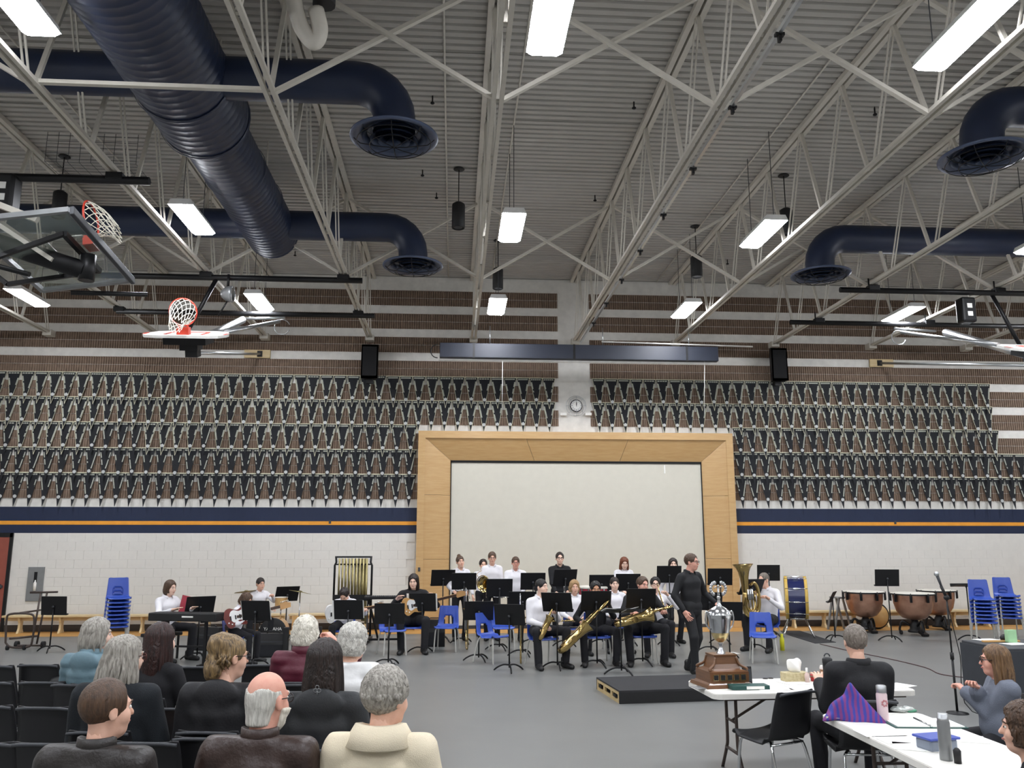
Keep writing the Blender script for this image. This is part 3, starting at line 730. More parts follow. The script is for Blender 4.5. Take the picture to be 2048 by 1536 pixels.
# ---- materials for people
for nm, c1, c2 in (('skin_fair', 'e0ae94', 'e8bba4'), ('skin_pink', 'd99a86', 'e2ac98'), ('skin_tan', 'b98565', 'c39070'), ('skin_light', 'e6bda6', 'edc8b4')): mat(nm, c1, .5, col2=c2, vs=18, bump=.04, bs=160)
mat('lip', 'b3665c', .45); mat('eye_white', 'e9e6e0', .3); mat('iris', '2a1d16', .25)
for nm, c1, c2 in (('hair_brown', '3b2a1e', '5b4330'), ('hair_dark', '17110f', '2e211c'), ('hair_auburn', '5e2f1c', '7d4529'), ('hair_blond', '8a6c48', 'b8966a'), ('hair_grey', '6f6a62', 'b9b4aa'), ('hair_silver', 'a8a59d', 'dedbd2'), ('hair_white', 'cfc9ba', 'f0ebdd'), ('hair_mix', '43372c', 'a08459'), ('hair_black', '0e0c0c', '1d1918'), ('hair_long_brown', '4a3524', '8a6a48'), ('hair_redblack', '1c1312', '3d211c'), ('hair_ash', '5f554b', '8b8278')):
    mat(nm, c1, .45, col2=c2, vs=9, stretch=(9, 9, 1.2), bump=.5, bs=22)
def cloth(nm, c, rough=.85, bump=.25, bs=220, **k): return mat(nm, c, rough, bump=bump, bs=bs, **k)
cloth('shirt_white', 'e6e4e8', .8, .08, 40); cloth('cloth_black', '131317'); cloth('trouser_black', '15151a'); cloth('hoodie_black', '17171b')
cloth('leather_dark', '2a2624', .45, .35, 60); cloth('leather_brown', '33241f', .42, .35, 50); cloth('teal_puff', '66818c', .55, .2, 30); cloth('maroon_puff', '5a1c2e', .5, .2, 30)
cloth('vest_white', 'e9e9e8', .6, .15, 30); cloth('charcoal_shell', '26282a', .7, .15, 90); cloth('cream_wool', 'ded2b8', .9, .3, 200); cloth('pink_scarf', 'cfa9a6', .85); cloth('suit_black', '101115', .75, .1, 120)
cloth('grey_sweater', '6d7380', .9, .3, 150); cloth('fleece_dark', '1a1f24', .9, .3, 150); cloth('jeans', '2c3444', .9); cloth('shoe_black', '0f0f10', .5, .05); cloth('black_coat', '1d1d20', .7, .2, 60)
mat('frame_dark', '1a1414', .35); mat('frame_red', '5a2a26', .35)
# ---- hair
def locks(b, n, az0, az1, length, rd, start=(.25, .9), r0=.010, spread=1., curl=0., zc=.033, inset=0., out=0.):
    A, B, Cc = .084-inset, .104-inset, .099-inset
    for i in range(n):
        az = R(rd.uniform(az0, az1)); u0 = rd.uniform(*start); L = length*rd.uniform(.82, 1.08); pts = []
        ph = math.acos(min(1, u0)); m = 4
        for k in range(m+1):
            t = ph+(math.pi*.52-ph)*k/m; pts.append(Vector((A*math.sin(t)*math.sin(az), -.015+B*math.sin(t)*math.cos(az), zc+Cc*math.cos(t))))
        e = pts[-1]; dr = Vector((e.x, e.y+.015, 0)); dr.normalize(); w = rd.uniform(-1, 1)*.02; s2 = rd.uniform(.3, 1)
        for k in range(1, 6):
            f = k/5; pts.append(e+Vector((0, 0, -L*f))+dr*(out*math.sin(f*2.2)*s2-.02*f*f)*spread+Vector((w*f+curl*math.sin(f*6+i), curl*math.cos(f*6+i*2), 0)))
        rr = [r0*.5]+[r0]*(len(pts)-3)+[r0*.75, r0*.2]; b.tube(pts, rr, 5, caps=False)
def hair_mesh(style, M, seed=0, v=.009):
    rd = random.Random(seed); b = MB()
    def base(P, g=.0):
        return el(P, (0, -.016, .034), (.083+g, .104+g, .098+g))
    def strands(P, a=.0025):
        th = np.arctan2(P[:, 0], -P[:, 1]-.02); return a*np.sin(38*th+14*np.sin(P[:, 2]*28+seed)+seed)
    cutf = lambda P, w=.07, z=-.04: el(P, (0, .125, z), (w, .09, .118))
    lo, hi = (-.13, -.17, -.16), (.13, .13, .17)
    fn = None
    if style in ('short', 'buzz', 'sidepart', 'neat', 'pixie'):
        g = {'buzz': -.003, 'neat': .002, 'pixie': .012}.get(style, .006); zb = -.045
        def fn(P):
            d = base(P, g)+strands(P, .004); d = smx(d, -cutf(P, .073, -.012), .01); d = smx(d, zb-P[:, 2]-.35*np.clip(-P[:, 1], 0, .1), .01)
            return smx(d, -el(P, (0, .06, -.055), (.1, .075, .075)), .01)
    elif style == 'balding':      # bald crown, fringe of hair
        def fn(P):
            d = sm(base(P, -.0075), rc(P, (0, -.045, -.02), (0, -.05, -.1), .06, .05), .03)+strands(P, .0015); d = smx(d, P[:, 2]-.052+.4*np.clip(P[:, 1]+.03, 0, 1)+.01*np.sin(P[:, 0]*70+2*np.sin(P[:, 1]*50)), .015); d = smx(d, -el(P, (0, .08, -.05), (.11, .075, .13)), .01); return smx(d, -.1-P[:, 2], .01)
    elif style == 'receding':     # short dark hair with thin crown
        def fn(P):
            d = base(P, .002)+strands(P, .0015); d = smx(d, -el(P, (0, .12, .02), (.075, .085, .115)), .012); return smx(d, -.07-P[:, 2], .01)
    elif style in ('bob', 'shag', 'bobwide', 'crop', 'cropcurl'):
        zb = {'bob': -.125, 'shag': -.1, 'bobwide': -.16, 'crop': -.085, 'cropcurl': -.1}[style]; g = {'bobwide': .012, 'shag': .01, 'cropcurl': .012}.get(style, .006); am = .006 if style in ('shag', 'cropcurl') else .003
        def fn(P):
            d = sm(base(P, g), el(P, (0, -.03, -.045), (.09+g, .095+g, .1)), .03)+strands(P, am)
            if style == 'cropcurl': d = d+.004*np.sin(P[:, 0]*95)*np.sin(P[:, 1]*85+1)*np.sin(P[:, 2]*90)
            d = smx(d, -cutf(P, .072, -.03), .014); d = smx(d, np.minimum(P[:, 1]+.0, -.085-P[:, 2]), .01); return smx(d, zb-P[:, 2], .012)
        lo = (-.14, -.18, -.2)
    elif style in ('long', 'longwide', 'longback'):
        def fn(P):
            d = sm(base(P, .005), el(P, (0, -.045, -.06), (.09, .085, .12)), .04); d = sm(d, el(P, (0, -.085, -.16), (.085, .05, .16)), .04)+strands(P, .004); d = smx(d, -cutf(P, .074, -.03), .014); return smx(d, np.minimum(P[:, 1]+.01, -.085-P[:, 2]), .01)
        lo = (-.14, -.2, -.36)
    elif style in ('bun', 'updo', 'tied', 'lowtied'):
        def fn(P):
            d = base(P, .001)+strands(P, .0018); d = smx(d, -cutf(P, .07, -.045), .012); d = smx(d, -.06-P[:, 2], .01)
            d = smx(d, -el(P, (0, .06, -.06), (.1, .07, .07)), .01)
            if style == 'bun': d = sm(d, el(P, (0, -.055, .125), (.04, .042, .036))+strands(P, .003), .012)
            if style == 'lowtied': d = sm(d, el(P, (0, -.12, -.02), (.035, .04, .045)), .015)
            if style == 'updo':
                d = sm(d, el(P, (0, -.07, .075), (.075, .075, .07)), .03); d = sm(d, el(P, (0, -.1, -.06), (.07, .05, .075)), .03)+.004*np.sin(P[:, 0]*80)*np.sin(P[:, 2]*75+P[:, 1]*60)
            return d
    V, Fc = nets(fn, lo, hi, v); addnp(b, V, Fc)
    if style == 'bob': locks(b, 46, 62, 298, .1, rd, r0=.009, out=.004)
    if style == 'bobwide': locks(b, 70, 68, 292, .16, rd, r0=.011, out=.02, curl=.004)
    if style == 'shag': locks(b, 50, 50, 310, .085, rd, r0=.009, out=.012, curl=.008)
    if style == 'crop': locks(b, 60, 90, 270, .07, rd, r0=.008, out=.004); locks(b, 16, 40, 90, .02, rd, r0=.008)
    if style == 'cropcurl': locks(b, 70, 60, 300, .09, rd, r0=.011, out=.012, curl=.012)
    if style == 'long': locks(b, 60, 80, 280, .24, rd, r0=.011, out=.012); locks(b, 10, 55, 75, .2, rd, r0=.008); locks(b, 10, 285, 305, .2, rd, r0=.008)
    if style == 'longwide': locks(b, 90, 70, 290, .27, rd, r0=.013, out=.035, curl=.006)
    if style == 'longback': locks(b, 80, 70, 290, .33, rd, r0=.012, out=.02)
    if style == 'updo': locks(b, 26, 100, 260, .09, rd, r0=.008, out=.02, curl=.012)
    if style in ('short', 'sidepart'): locks(b, 40, 80, 280, .015, rd, start=(.5, .98), r0=.010)
    if style == 'pixie': locks(b, 80, 85, 275, .03, rd, start=(.3, .98), r0=.011, out=.01, curl=.006); locks(b, 14, 60, 84, -.03, rd, start=(.7, .98), r0=.011); locks(b, 14, 276, 300, -.03, rd, start=(.7, .98), r0=.011)
    A = np.array(M); b.v = [tuple(A[:3, :3] @ np.array(p)+A[:3, 3]) for p in b.v]
    return b
# ---- one figure
def ik(S, W, l1, l2, pole):
    S, W = Vector(S), Vector(W); d = W-S; L = d.length; mx = (l1+l2)*.998
    if L > mx: W = S+d*(mx/L); d = W-S; L = mx
    a = (l1*l1-l2*l2+L*L)/(2*L); h = math.sqrt(max(0, l1*l1-a*a)); d.normalize(); p = Vector(pole); p = p-d*p.dot(d); p.normalize()
    return S+d*a+p*h, W
def frame_m(o, x, y, z):
    m = Matrix((x, y, z)).transposed().to_4x4(); m.translation = o; return m
def person(label, at, rz, seat=None, s=1., lean=0., side=0., twist=0., head=(0, 0, 0), handR=None, handL=None, hp=('relax', 'relax'), top='shirt_white', bottom='trouser_black', skin='skin_fair', hair=('short', 'hair_brown'), glasses=None, bw=1., vox=.021, fold=.004, quilt=0., collar=None, hood=None, jaw=1., knees=.11, feet=None, ankles=None, poleR=(.6, -.5, -.8), poleL=(-.6, -.5, -.8), sleeves=True, topname='shirt', gap=.0, beard=None, pelvis_y=0., legs=True, group=None, belly=0., hv=.0075, toplen=None, face=True, headk=1.):
    root = thing('person', label, 'person', (at[0], at[1], 0), rz, group)
    pz = (seat+.095*s) if seat else .93*s
    pv = Vector((0, pelvis_y, pz))
    T = Matrix.Rotation(-lean, 3, 'X') @ Matrix.Rotation(side, 3, 'Y') @ Matrix.Rotation(twist, 3, 'Z')
    X, Y, Z = T @ Vector((1, 0, 0)), T @ Vector((0, 1, 0)), T @ Vector((0, 0, 1))
    tp = lambda x, y, z: pv+(X*x+Y*y+Z*z)*s
    Ti = np.array(T.transposed()); pva = np.array(pv)
    loc = lambda P: ((P-pva) @ Ti.T)/s            # into torso space
    SR, SL = tp(.168*bw, -.01, .412), tp(-.168*bw, -.01, .412)
    dr = lambda q, d: Vector(q) if q is not None else Vector(d)
    if seat: dR, dL = (.14, .3, pz+.1), (-.14, .3, pz+.1)
    else: dR, dL = (.24*bw, .06, pz-.08*s), (-.24*bw, .06, pz-.08*s)
    WR, WL = dr(handR, dR), dr(handL, dL)
    ER, WR = ik(SR, WR, .285*s, .255*s, poleR); EL, WL = ik(SL, WL, .285*s, .255*s, poleL)
    HR, HL = pv+Vector((.085*s, 0, -.01)), pv+Vector((-.085*s, 0, -.01))
    if ankles: AR, AL = Vector(ankles[0]), Vector(ankles[1])
    elif seat: AR, AL = Vector((.085*s+knees, .41*s+pelvis_y, .09)), Vector((-.085*s-knees, .41*s+pelvis_y, .09))
    else: AR, AL = Vector((.1, 0, .09)), Vector((-.1, 0, .09))
    kp = Vector((0, .6, 1)) if seat else Vector((0, 1, .1))
    KR, AR = ik(HR, AR, .43*s, .43*s, kp+Vector((knees*2, 0, 0))); KL, AL = ik(HL, AL, .43*s, .43*s, kp-Vector((knees*2, 0, 0)))
    hy, hx, hr = head
    Hm = T @ (Matrix.Rotation(hy, 3, 'Z') @ Matrix.Rotation(hx, 3, 'X') @ Matrix.Rotation(hr, 3, 'Y'))
    hs = .5*s+.5
    hs = hs*headk; hc = tp(0, .014, .515)+(Hm @ Vector((0, .022, .11)))*hs
    HM = Matrix.Translation(hc) @ (Hm.to_4x4()) @ Matrix.Scale(hs, 4)
    sk = MATS[skin]; hm = hair[1] if hair else 'hair_brown'
    # body: head, hands and the figure inside the clothes, one mesh
    b = MB()
    V, Fc = head_mesh(hv, jaw); addnp(b, V, Fc, HM)
    def bodyfn(P):
        q = loc(P); qs = q*np.array((.68/bw, 1, 1)); d = rc(qs, (0, 0, 0), (0, 0, .3), .09, .085); d = sm(d, rc(qs, (0, 0, .3), (0, -.01, .42), .085, .06), .04)*s
        d = sm(d, rc(P, tp(0, -.01, .42), tp(0, .0, .53), .06*s, .048*s), .03)
        for S_, E_, W_ in ((SR, ER, WR), (SL, EL, WL)): d = sm(sm(d, rc(P, S_, E_, .045*s, .035*s), .03), rc(P, E_, W_, .035*s, .024*s), .02)
        if legs:
            for h_, k_, a_ in ((HR, KR, AR), (HL, KL, AL)): d = sm(sm(d, rc(P, h_, k_, .07*s, .048*s), .03), rc(P, k_, a_, .048*s, .034*s), .02)
        return d
    jt = [SR, SL, ER, EL, WR, WL, pv, tp(0, 0, .53)]+([HR, HL, KR, KL, AR, AL] if legs else [])
    lo = [min(p[k] for p in jt)-.14 for k in range(3)]; hi = [max(p[k] for p in jt)+.14 for k in range(3)]; lo[2] = max(lo[2], .03)
    V, Fc = nets(bodyfn, lo, hi, .03); addnp(b, V, Fc)
    for W_, E_, pose, mir in ((WR, ER, hp[0], -1), (WL, EL, hp[1], 1)):
        y = (W_-E_).normalized(); up = Vector((0, 0, 1)) if abs(y.z) < .8 else Vector((0, -1, 0)); 
        if not seat and abs(y.z) > .6: up = Vector((-mir, 0, 0))
        x = y.cross(up).normalized(); z = x.cross(y)
        Mh = frame_m(W_, x, y, z) @ Matrix.Diagonal((mir*s, s, s, 1)); V, Fc = HANDS[pose]; addnp(b, V, Fc, Mh, 0, flip=(mir < 0))
    if face:
        for sgn in (-1, 1):
            b.cur = 2; b.ball(HM @ Vector((sgn*.031, .0815, .005)), (.0105*hs, .0085*hs, .0075*hs), 8, HM.to_3x3()); b.cur = 3; b.ball(HM @ Vector((sgn*.031, .0875, .005)), .0058*hs, 6)
            b.cur = 4; b.tube([HM @ Vector((sgn*.014, .094, .026)), HM @ Vector((sgn*.032, .091, .031)), HM @ Vector((sgn*.05, .078, .026))], [.004, .005, .003], 5)
        b.cur = 1; b.tube([HM @ Vector((-.022, .089, -.057)), HM @ Vector((0, .1, -.059)), HM @ Vector((.022, .089, -.057))], [.003, .0065, .003], 6)
    b.cur = 0
    b.build('body', [sk, 'lip', 'eye_white', 'iris', hm], root)
    # upper garment
    z0 = -.03 if toplen is None else toplen
    def topfn(P):
        q = loc(P); qs = q*np.array((.70/bw, 1, 1))
        d = rc(qs, (0, .0, -.06), (0, .005, .16), .118, .106); d = sm(d, rc(qs, (0, .005, .16), (0, .0, .33), .106, .115), .05); d = sm(d, rc(qs, (0, 0, .33), (0, -.01, .41), .112, .07), .05)
        if belly: d = sm(d, el(q, (0, .05, .1), (.17*bw, .12+belly, .17)), .06)
        d = d*s
        for sg in (-1, 1): d = sm(d, rc(P, tp(0, -.015, .462), tp(sg*.135*bw, -.012, .418), .058*s, .056*s), .03)
        d = sm(d, rc(P, tp(0, -.012, .45), tp(0, -.005, .5), .068*s, .06*s), .03)
        if sleeves:
            for S_, E_, W_ in ((SR, ER, WR), (SL, EL, WL)):
                w_ = W_+(E_-W_)*.08; e = rc(P, S_, E_, .06*s+gap, .049*s+gap); d = sm(sm(d, e, .03), rc(P, E_, w_, .048*s+gap, .037*s+gap), .012)
        d = d+wob(P, fold)-gap
        if quilt: d = d+quilt*(np.abs(np.sin(q[:, 2]*math.pi/.075))*-1+.6)
        d = smx(d, (q[:, 2]-.49+.16*np.clip(q[:, 1]+.02, 0, .1))*s, .008)
        if hood: d = sm(d, el(q, (0, -.098, .435), (.125, .045, .085))*s, .03)
        return smx(d, (z0-q[:, 2])*s, .012)
    jt = [SR, SL, ER, EL, WR, WL, tp(0, 0, z0), tp(0, 0, .53)]
    lo = [min(p[k] for p in jt)-.2*bw-belly for k in range(3)]; hi = [max(p[k] for p in jt)+.2*bw+belly for k in range(3)]
    V, Fc = nets(topfn, lo, hi, vox); tg = put(topname, npmesh(topname, V, Fc, top), root)
    # collar
    if collar:
        b = MB(); h = collar.get('h', .04); r0, r1 = collar.get('r', (.062, .07)); op = collar.get('open', 50); th = collar.get('th', .012); dz = collar.get('z', .482); flare = collar.get('flare', 0)
        ring = [R(90+op+(360-2*op)*i/24) for i in range(25)] if op else [2*math.pi*i/25 for i in range(26)]
        def cp(t, r, z): return tp(r*math.cos(t), -.008+r*.95*math.sin(t)-.02*math.sin(t)*0, dz+z-.028*max(0, math.sin(t)))
        rows = [(r0, 0), (r1*.98, h), (r1+.012+flare*.3, h*.95), (r0+.03+flare, -.012-flare*.45), (r0+.016+flare, -.02-flare*.45)] if collar.get('fold', 1) else [(r0, -.01), (r1, h), (r1+th, h), (r0+th+.01, -.015)]
        vs = []; n = len(ring)
        for r, z in rows: vs += [cp(t, r, z) for t in ring]
        b.add(vs, [(i*n+k, i*n+k+1, (i+1)*n+k+1, (i+1)*n+k) for i in range(len(rows)-1) for k in range(n-1)])
        b.build('collar', collar.get('mat', top), tg)
    if hood and hood is not True:
        pass
    # trousers and shoes
    if legs:
        def legfn(P):
            d = el(P, pv+Vector((0, 0, .0)), (.165*s*bw, .125*s, .11*s)); tr_ = .014
            if not seat: d = sm(d, rc((P-pva)*np.array((.68/bw, 1, 1))+pva, pv, pv+Vector((0, 0, .1*s)), .105*s, .1*s), .04)
            for h_, k_, a_ in ((HR, KR, AR), (HL, KL, AL)):
                d = sm(d, rc(P, h_, k_, .088*s*bw**.5, .064*s), .04); d = sm(d, rc(P, k_, a_+Vector((0, 0, -.02)), .064*s, .055*s), .02)
            d = d+wob(P, fold*.8, 11); d = smx(d, .055-P[:, 2], .008); return smx(d, ((loc(P)[:, 2]-.13)*s), .01) if not seat else d
        jt = [HR, HL, KR, KL, AR, AL, pv+Vector((0, 0, .1))]
        lo = [min(p[k] for p in jt)-.18 for k in range(3)]; hi = [max(p[k] for p in jt)+.18 for k in range(3)]; lo[2] = .03
        V, Fc = nets(legfn, lo, hi, max(vox, .02)); put('trousers', npmesh('trousers', V, Fc, bottom), root)
        for a_, k_, sg in ((AR, KR, 1), (AL, KL, -1)):
            yaw = (feet or (.18, .18))[0 if sg > 0 else 1]*-sg
            Ms = Matrix.Translation((a_.x, a_.y+.01, max(0, a_.z-.09))) @ Matrix.Rotation(yaw, 4, 'Z') @ Matrix.Scale(s, 4)
            V, Fc = SHOE; put('shoe', addnp(MB(), V, Fc, Ms).mesh('shoe', 'shoe_black'), root)
    if hair: hair_mesh(hair[0], HM, seed=sum(map(ord, label)) % 97, v=.0075 if vox < .018 else .0095).build('hair', hair[1], root)
    if beard:
        V, Fc = nets(lambda P: smx(smx(head_fn(P, jaw)-.009+.002*np.sin(P[:, 0]*160)*np.sin(P[:, 2]*140), P[:, 2]+.035-.02*np.clip(np.abs(P[:, 0])*20-1, 0, 1), .01), np.maximum(.02-P[:, 1], -.135-P[:, 2]), .008), (-.1, -.05, -.14), (.1, .13, .0), .008)
        addnp(MB(), V, Fc, HM).build('beard', beard, root)
    if glasses:
        b = MB(); 
        for sgn in (-1, 1):
            ring = [HM @ Vector((sgn*.032+.024*math.cos(t), .101, .004+.019*math.sin(t))) for t in [2*math.pi*i/14 for i in range(14)]]; b.tube(ring, .0028, 5, closed=True)
            b.tube([HM @ Vector((sgn*.055, .1, .01)), HM @ Vector((sgn*.079, .05, .012)), HM @ Vector((sgn*.083, -.005, .012))], .0028, 5)
        b.tube([HM @ Vector((-.009, .103, .008)), HM @ Vector((.009, .103, .008))], .0028, 5); b.build('glasses', glasses, root)
    return dict(root=root, top=tg, WR=WR, WL=WL, HM=HM, tp=tp, pv=pv, pz=pz)
# ============================================================ furniture and instruments
mat('chair_blue', '2f4fae', .38, var=.06, vs=3, coat=.1); mat('chair_black', '17171a', .5, var=.1, vs=3); mat('chair_navy', '24406e', .4)
mat('brass', 'b39a62', .16, metal=1, col2='c9b078', vs=4); mat('brass_dull', 'a89c70', .38, metal=1); mat('silver', 'c8cacd', .2, metal=1)
mat('copper', 'c79c84', .3, metal=.75, col2='a97d68', vs=5); mat('drum_blue', '1b2350', .25, coat=.6); mat('gold_hoop', 'd8b65a', .4, col2='caa549'); mat('drum_skin', 'e2ded2', .6); mat('natural_wood', 'd2a263', .4, col2='e0b679', vs=4, coat=.3)
mat('guitar_red', '6a2018', .3, coat=.5); mat('guitar_white', 'e9e8e6', .3, coat=.5); mat('guitar_tan', 'c8985a', .35, coat=.4); mat('neck_wood', 'b58a58', .5); mat('fret_dark', '3a261a', .5)
mat('grille_cloth', '25262a', .9, bump=.4, bs=300); mat('folder_red', '9c2236', .6); mat('yellow_plastic', 'd8d42a', .4); mat('tyre', '1c1c1d', .8); mat('trophy_wood', '5f3f26', .35, col2='744e30', vs=5, stretch=(1, 1, 7), coat=.3)
mat('table_white', 'e6e3dc', .5, var=.03); mat('frame_brown', '4a3f3a', .45, metal=.3); mat('carpet_black', '2b2b2d', .9, bump=.4, bs=250); mat('plywood', 'b59d6c', .6, col2='cbb487', vs=5); mat('gold_trim', 'cfba88', .25, metal=1)
# ---- chairs
def shell(prof, wid, hole=None, cup=.02, th=.008, nx=12):
    bm = bmesh.new(); pts = spline([(0, y, z) for y, z in prof], 4); n = len(pts); W = np.interp(np.linspace(0, len(wid)-1, n), range(len(wid)), wid); G = []
    for i, p in enumerate(pts):
        d = pts[min(i+1, n-1)]-pts[max(i-1, 0)]; d.normalize(); nr = Vector((0, -d.z, d.y)); row = []
        nr = nr if nr.z > 0 or nr.y > 0 else -nr
        rnd = .0
        for k in range(nx+1):
            u = -1+2*k/nx; e = min(i, n-1-i); w = W[i]*(.86 if e == 0 else .95 if e == 1 else 1)
            row.append(bm.verts.new(p+Vector((u*w/2, 0, 0))+nr*cup*abs(u)**2.5))
        G.append(row)
    for i in range(n-1):
        for k in range(nx):
            c = (G[i][k].co+G[i+1][k+1].co)/2
            if hole and hole(c): continue
            bm.faces.new((G[i][k], G[i][k+1], G[i+1][k+1], G[i+1][k]))
    bmesh.ops.recalc_face_normals(bm, faces=bm.faces); r = bmesh.ops.solidify(bm, geom=list(bm.faces), thickness=th); bmesh.ops.recalc_face_normals(bm, faces=bm.faces)
    loose = [v for v in bm.verts if not v.link_faces]; bmesh.ops.delete(bm, geom=loose, context='VERTS')
    for f in bm.faces: f.smooth = True
    return bm
def chair_proto(kind):
    if kind == 'blue':
        t = thing('school_chair', 'x', 'chair'); pr = [(.21, .415), (.19, .438), (.08, .432), (-.06, .425), (-.15, .432), (-.195, .47), (-.215, .54), (-.235, .65), (-.262, .775), (-.27, .8)]
        bm = shell(pr, (.37, .42, .43, .43, .41, .40, .39, .375, .355, .33), lambda c: c.y < -.17 and abs(c.x) < .085-.012*(c.z > .58) and .475 < c.z < .61, .018, nx=18); lm, r = 'white_tube', .0125
    else:
        t = thing('stacking_chair', 'x', 'chair'); pr = [(.22, .42), (.2, .445), (.08, .44), (-.08, .43), (-.17, .435), (-.205, .47), (-.225, .55), (-.25, .67), (-.28, .79), (-.295, .815)]
        bm = shell(pr, (.42, .46, .47, .47, .47, .46, .45, .43, .41, .39), None, .022, .012); lm, r = 'chrome', .0125
    me = bpy.data.meshes.new('seat_shell'); bm.to_mesh(me); bm.free(); me.materials.append(MATS['chair_blue' if kind == 'blue' else 'chair_black']); put('seat_shell', me, t)
    for sx in (-1, 1):
        MB().tube(spline([(sx*.13, .13, .415), (sx*.165, .165, .41), (sx*.185, .19, .36), (sx*.205, .215, .02)], 4)+[Vector((sx*.206, .217, 0))], r, 8).build('leg', lm, t)
        MB().tube(spline([(sx*.13, -.1, .41), (sx*.16, -.13, .405), (sx*.185, -.165, .35), (sx*.21, -.25, .02)], 4)+[Vector((sx*.21, -.251, 0))], r, 8).build('leg', lm, t)
        MB().tube([(sx*.13, .14, .413), (sx*.13, -.11, .408)], r, 8).build('seat_rail', lm, t)
    if kind == 'black':
        MB().tube([(-.18, -.15, .4), (.18, -.15, .4)], .01, 8).build('cross_rail', lm, t)
        MB().tube(spline([(-.2, -.29, .806), (-.1, -.303, .816), (.1, -.303, .816), (.2, -.29, .806)], 4), .011, 8).build('top_edge_highlight', 'grey_dark', t)  # lighter grey tube stands in for the highlight along the back's rounded top
    return t
PB, PK = chair_proto('blue'), chair_proto('black')
PB_used = [False]; PK_used = [False]
def chair(kind, x, y, rz, label, group=None, z=0, shellmat=None):
    P, U = (PB, PB_used) if kind == 'blue' else (PK, PK_used)
    o = copy_tree(P) if U[0] else P
    if not U[0]:
        U[0] = True; o = copy_tree(P)
    o.location = (x, y, z); o.rotation_euler = (0, 0, rz); o['label'] = label
    if group: o['group'] = group
    if shellmat:
        for ch in o.children:
            if ch.name.startswith('seat_shell'): ch.data = ch.data.copy(); ch.data.materials[0] = MATS[shellmat]
    return o
# ---- music stands
_d = MB(); _d.box((0, 0, .015), (.50, .012, .345), bev=.004); _dm = _d.mesh('desk', 'black_metal')
_lp = MB(); _lp.box((0, -.03, -.155), (.5, .06, .008)); _lp.box((0, -.058, -.148), (.5, .004, .02)); _lpm = _lp.mesh('shelf_lip', 'black_metal')
_kn = MB().ball((0, .03, 0), .022, 8).mesh('tilt_knob', 'grey_dark')
_pl = MB(); _pl.tube([(0, 0, 0), (0, 0, 1)], .0125, 8); _plm = _pl.mesh('pole', 'black_metal')
_lg = MB(); _lg.tube(spline([(0, 0, .1), (0, .1, .1), (0, .2, .06), (0, .27, .008)], 3), [.014]*9+[.01], 6); _lgm = _lg.mesh('leg', 'black_metal')
def stand(x, y, rz, h, tilt, label, sheet=None, spin=.4, s=1., stuff=None):
    t = thing('music_stand', label, 'music stand', (x, y, 0), rz, 'black music stands')
    dk = put('desk', _dm, t, loc=(0, 0, h), rot=(-tilt, 0, 0)); dk.scale = (s, s, s)
    put('shelf_lip', _lpm, dk); put('tilt_knob', _kn, dk)
    p = put('pole', _plm, t, loc=(0, .01, .06)); p.scale = (1, 1, h-.06)
    for k in range(3): put('leg', _lgm, t, rot=(0, 0, spin+k*2*math.pi/3))
    if sheet:
        for dx, rot in sheet:
            b = MB(); b.box((dx, -.012, .02), (.23, .004, .31), rot=(0, 0, rot)); o = b.build('sheet_music', 'paper'); o.parent = None
            o.location = (x, y, h); M = Matrix.Translation((x, y, h)) @ Matrix.Rotation(rz, 4, 'Z') @ Matrix.Rotation(-tilt, 4, 'X'); o.matrix_world = M
            tag(o, 'white sheet music on the '+' '.join(label.split()[1:11]), 'sheet music', 'sheet music pairs on stands')
    return t
def stand_px(bu, bv, du, dv, rz, tilt, label, **k):
    p = fl(bu, bv); d = wl(du, dv, p.y); return stand(d.x, p.y, rz, d.z, tilt, label, **k)
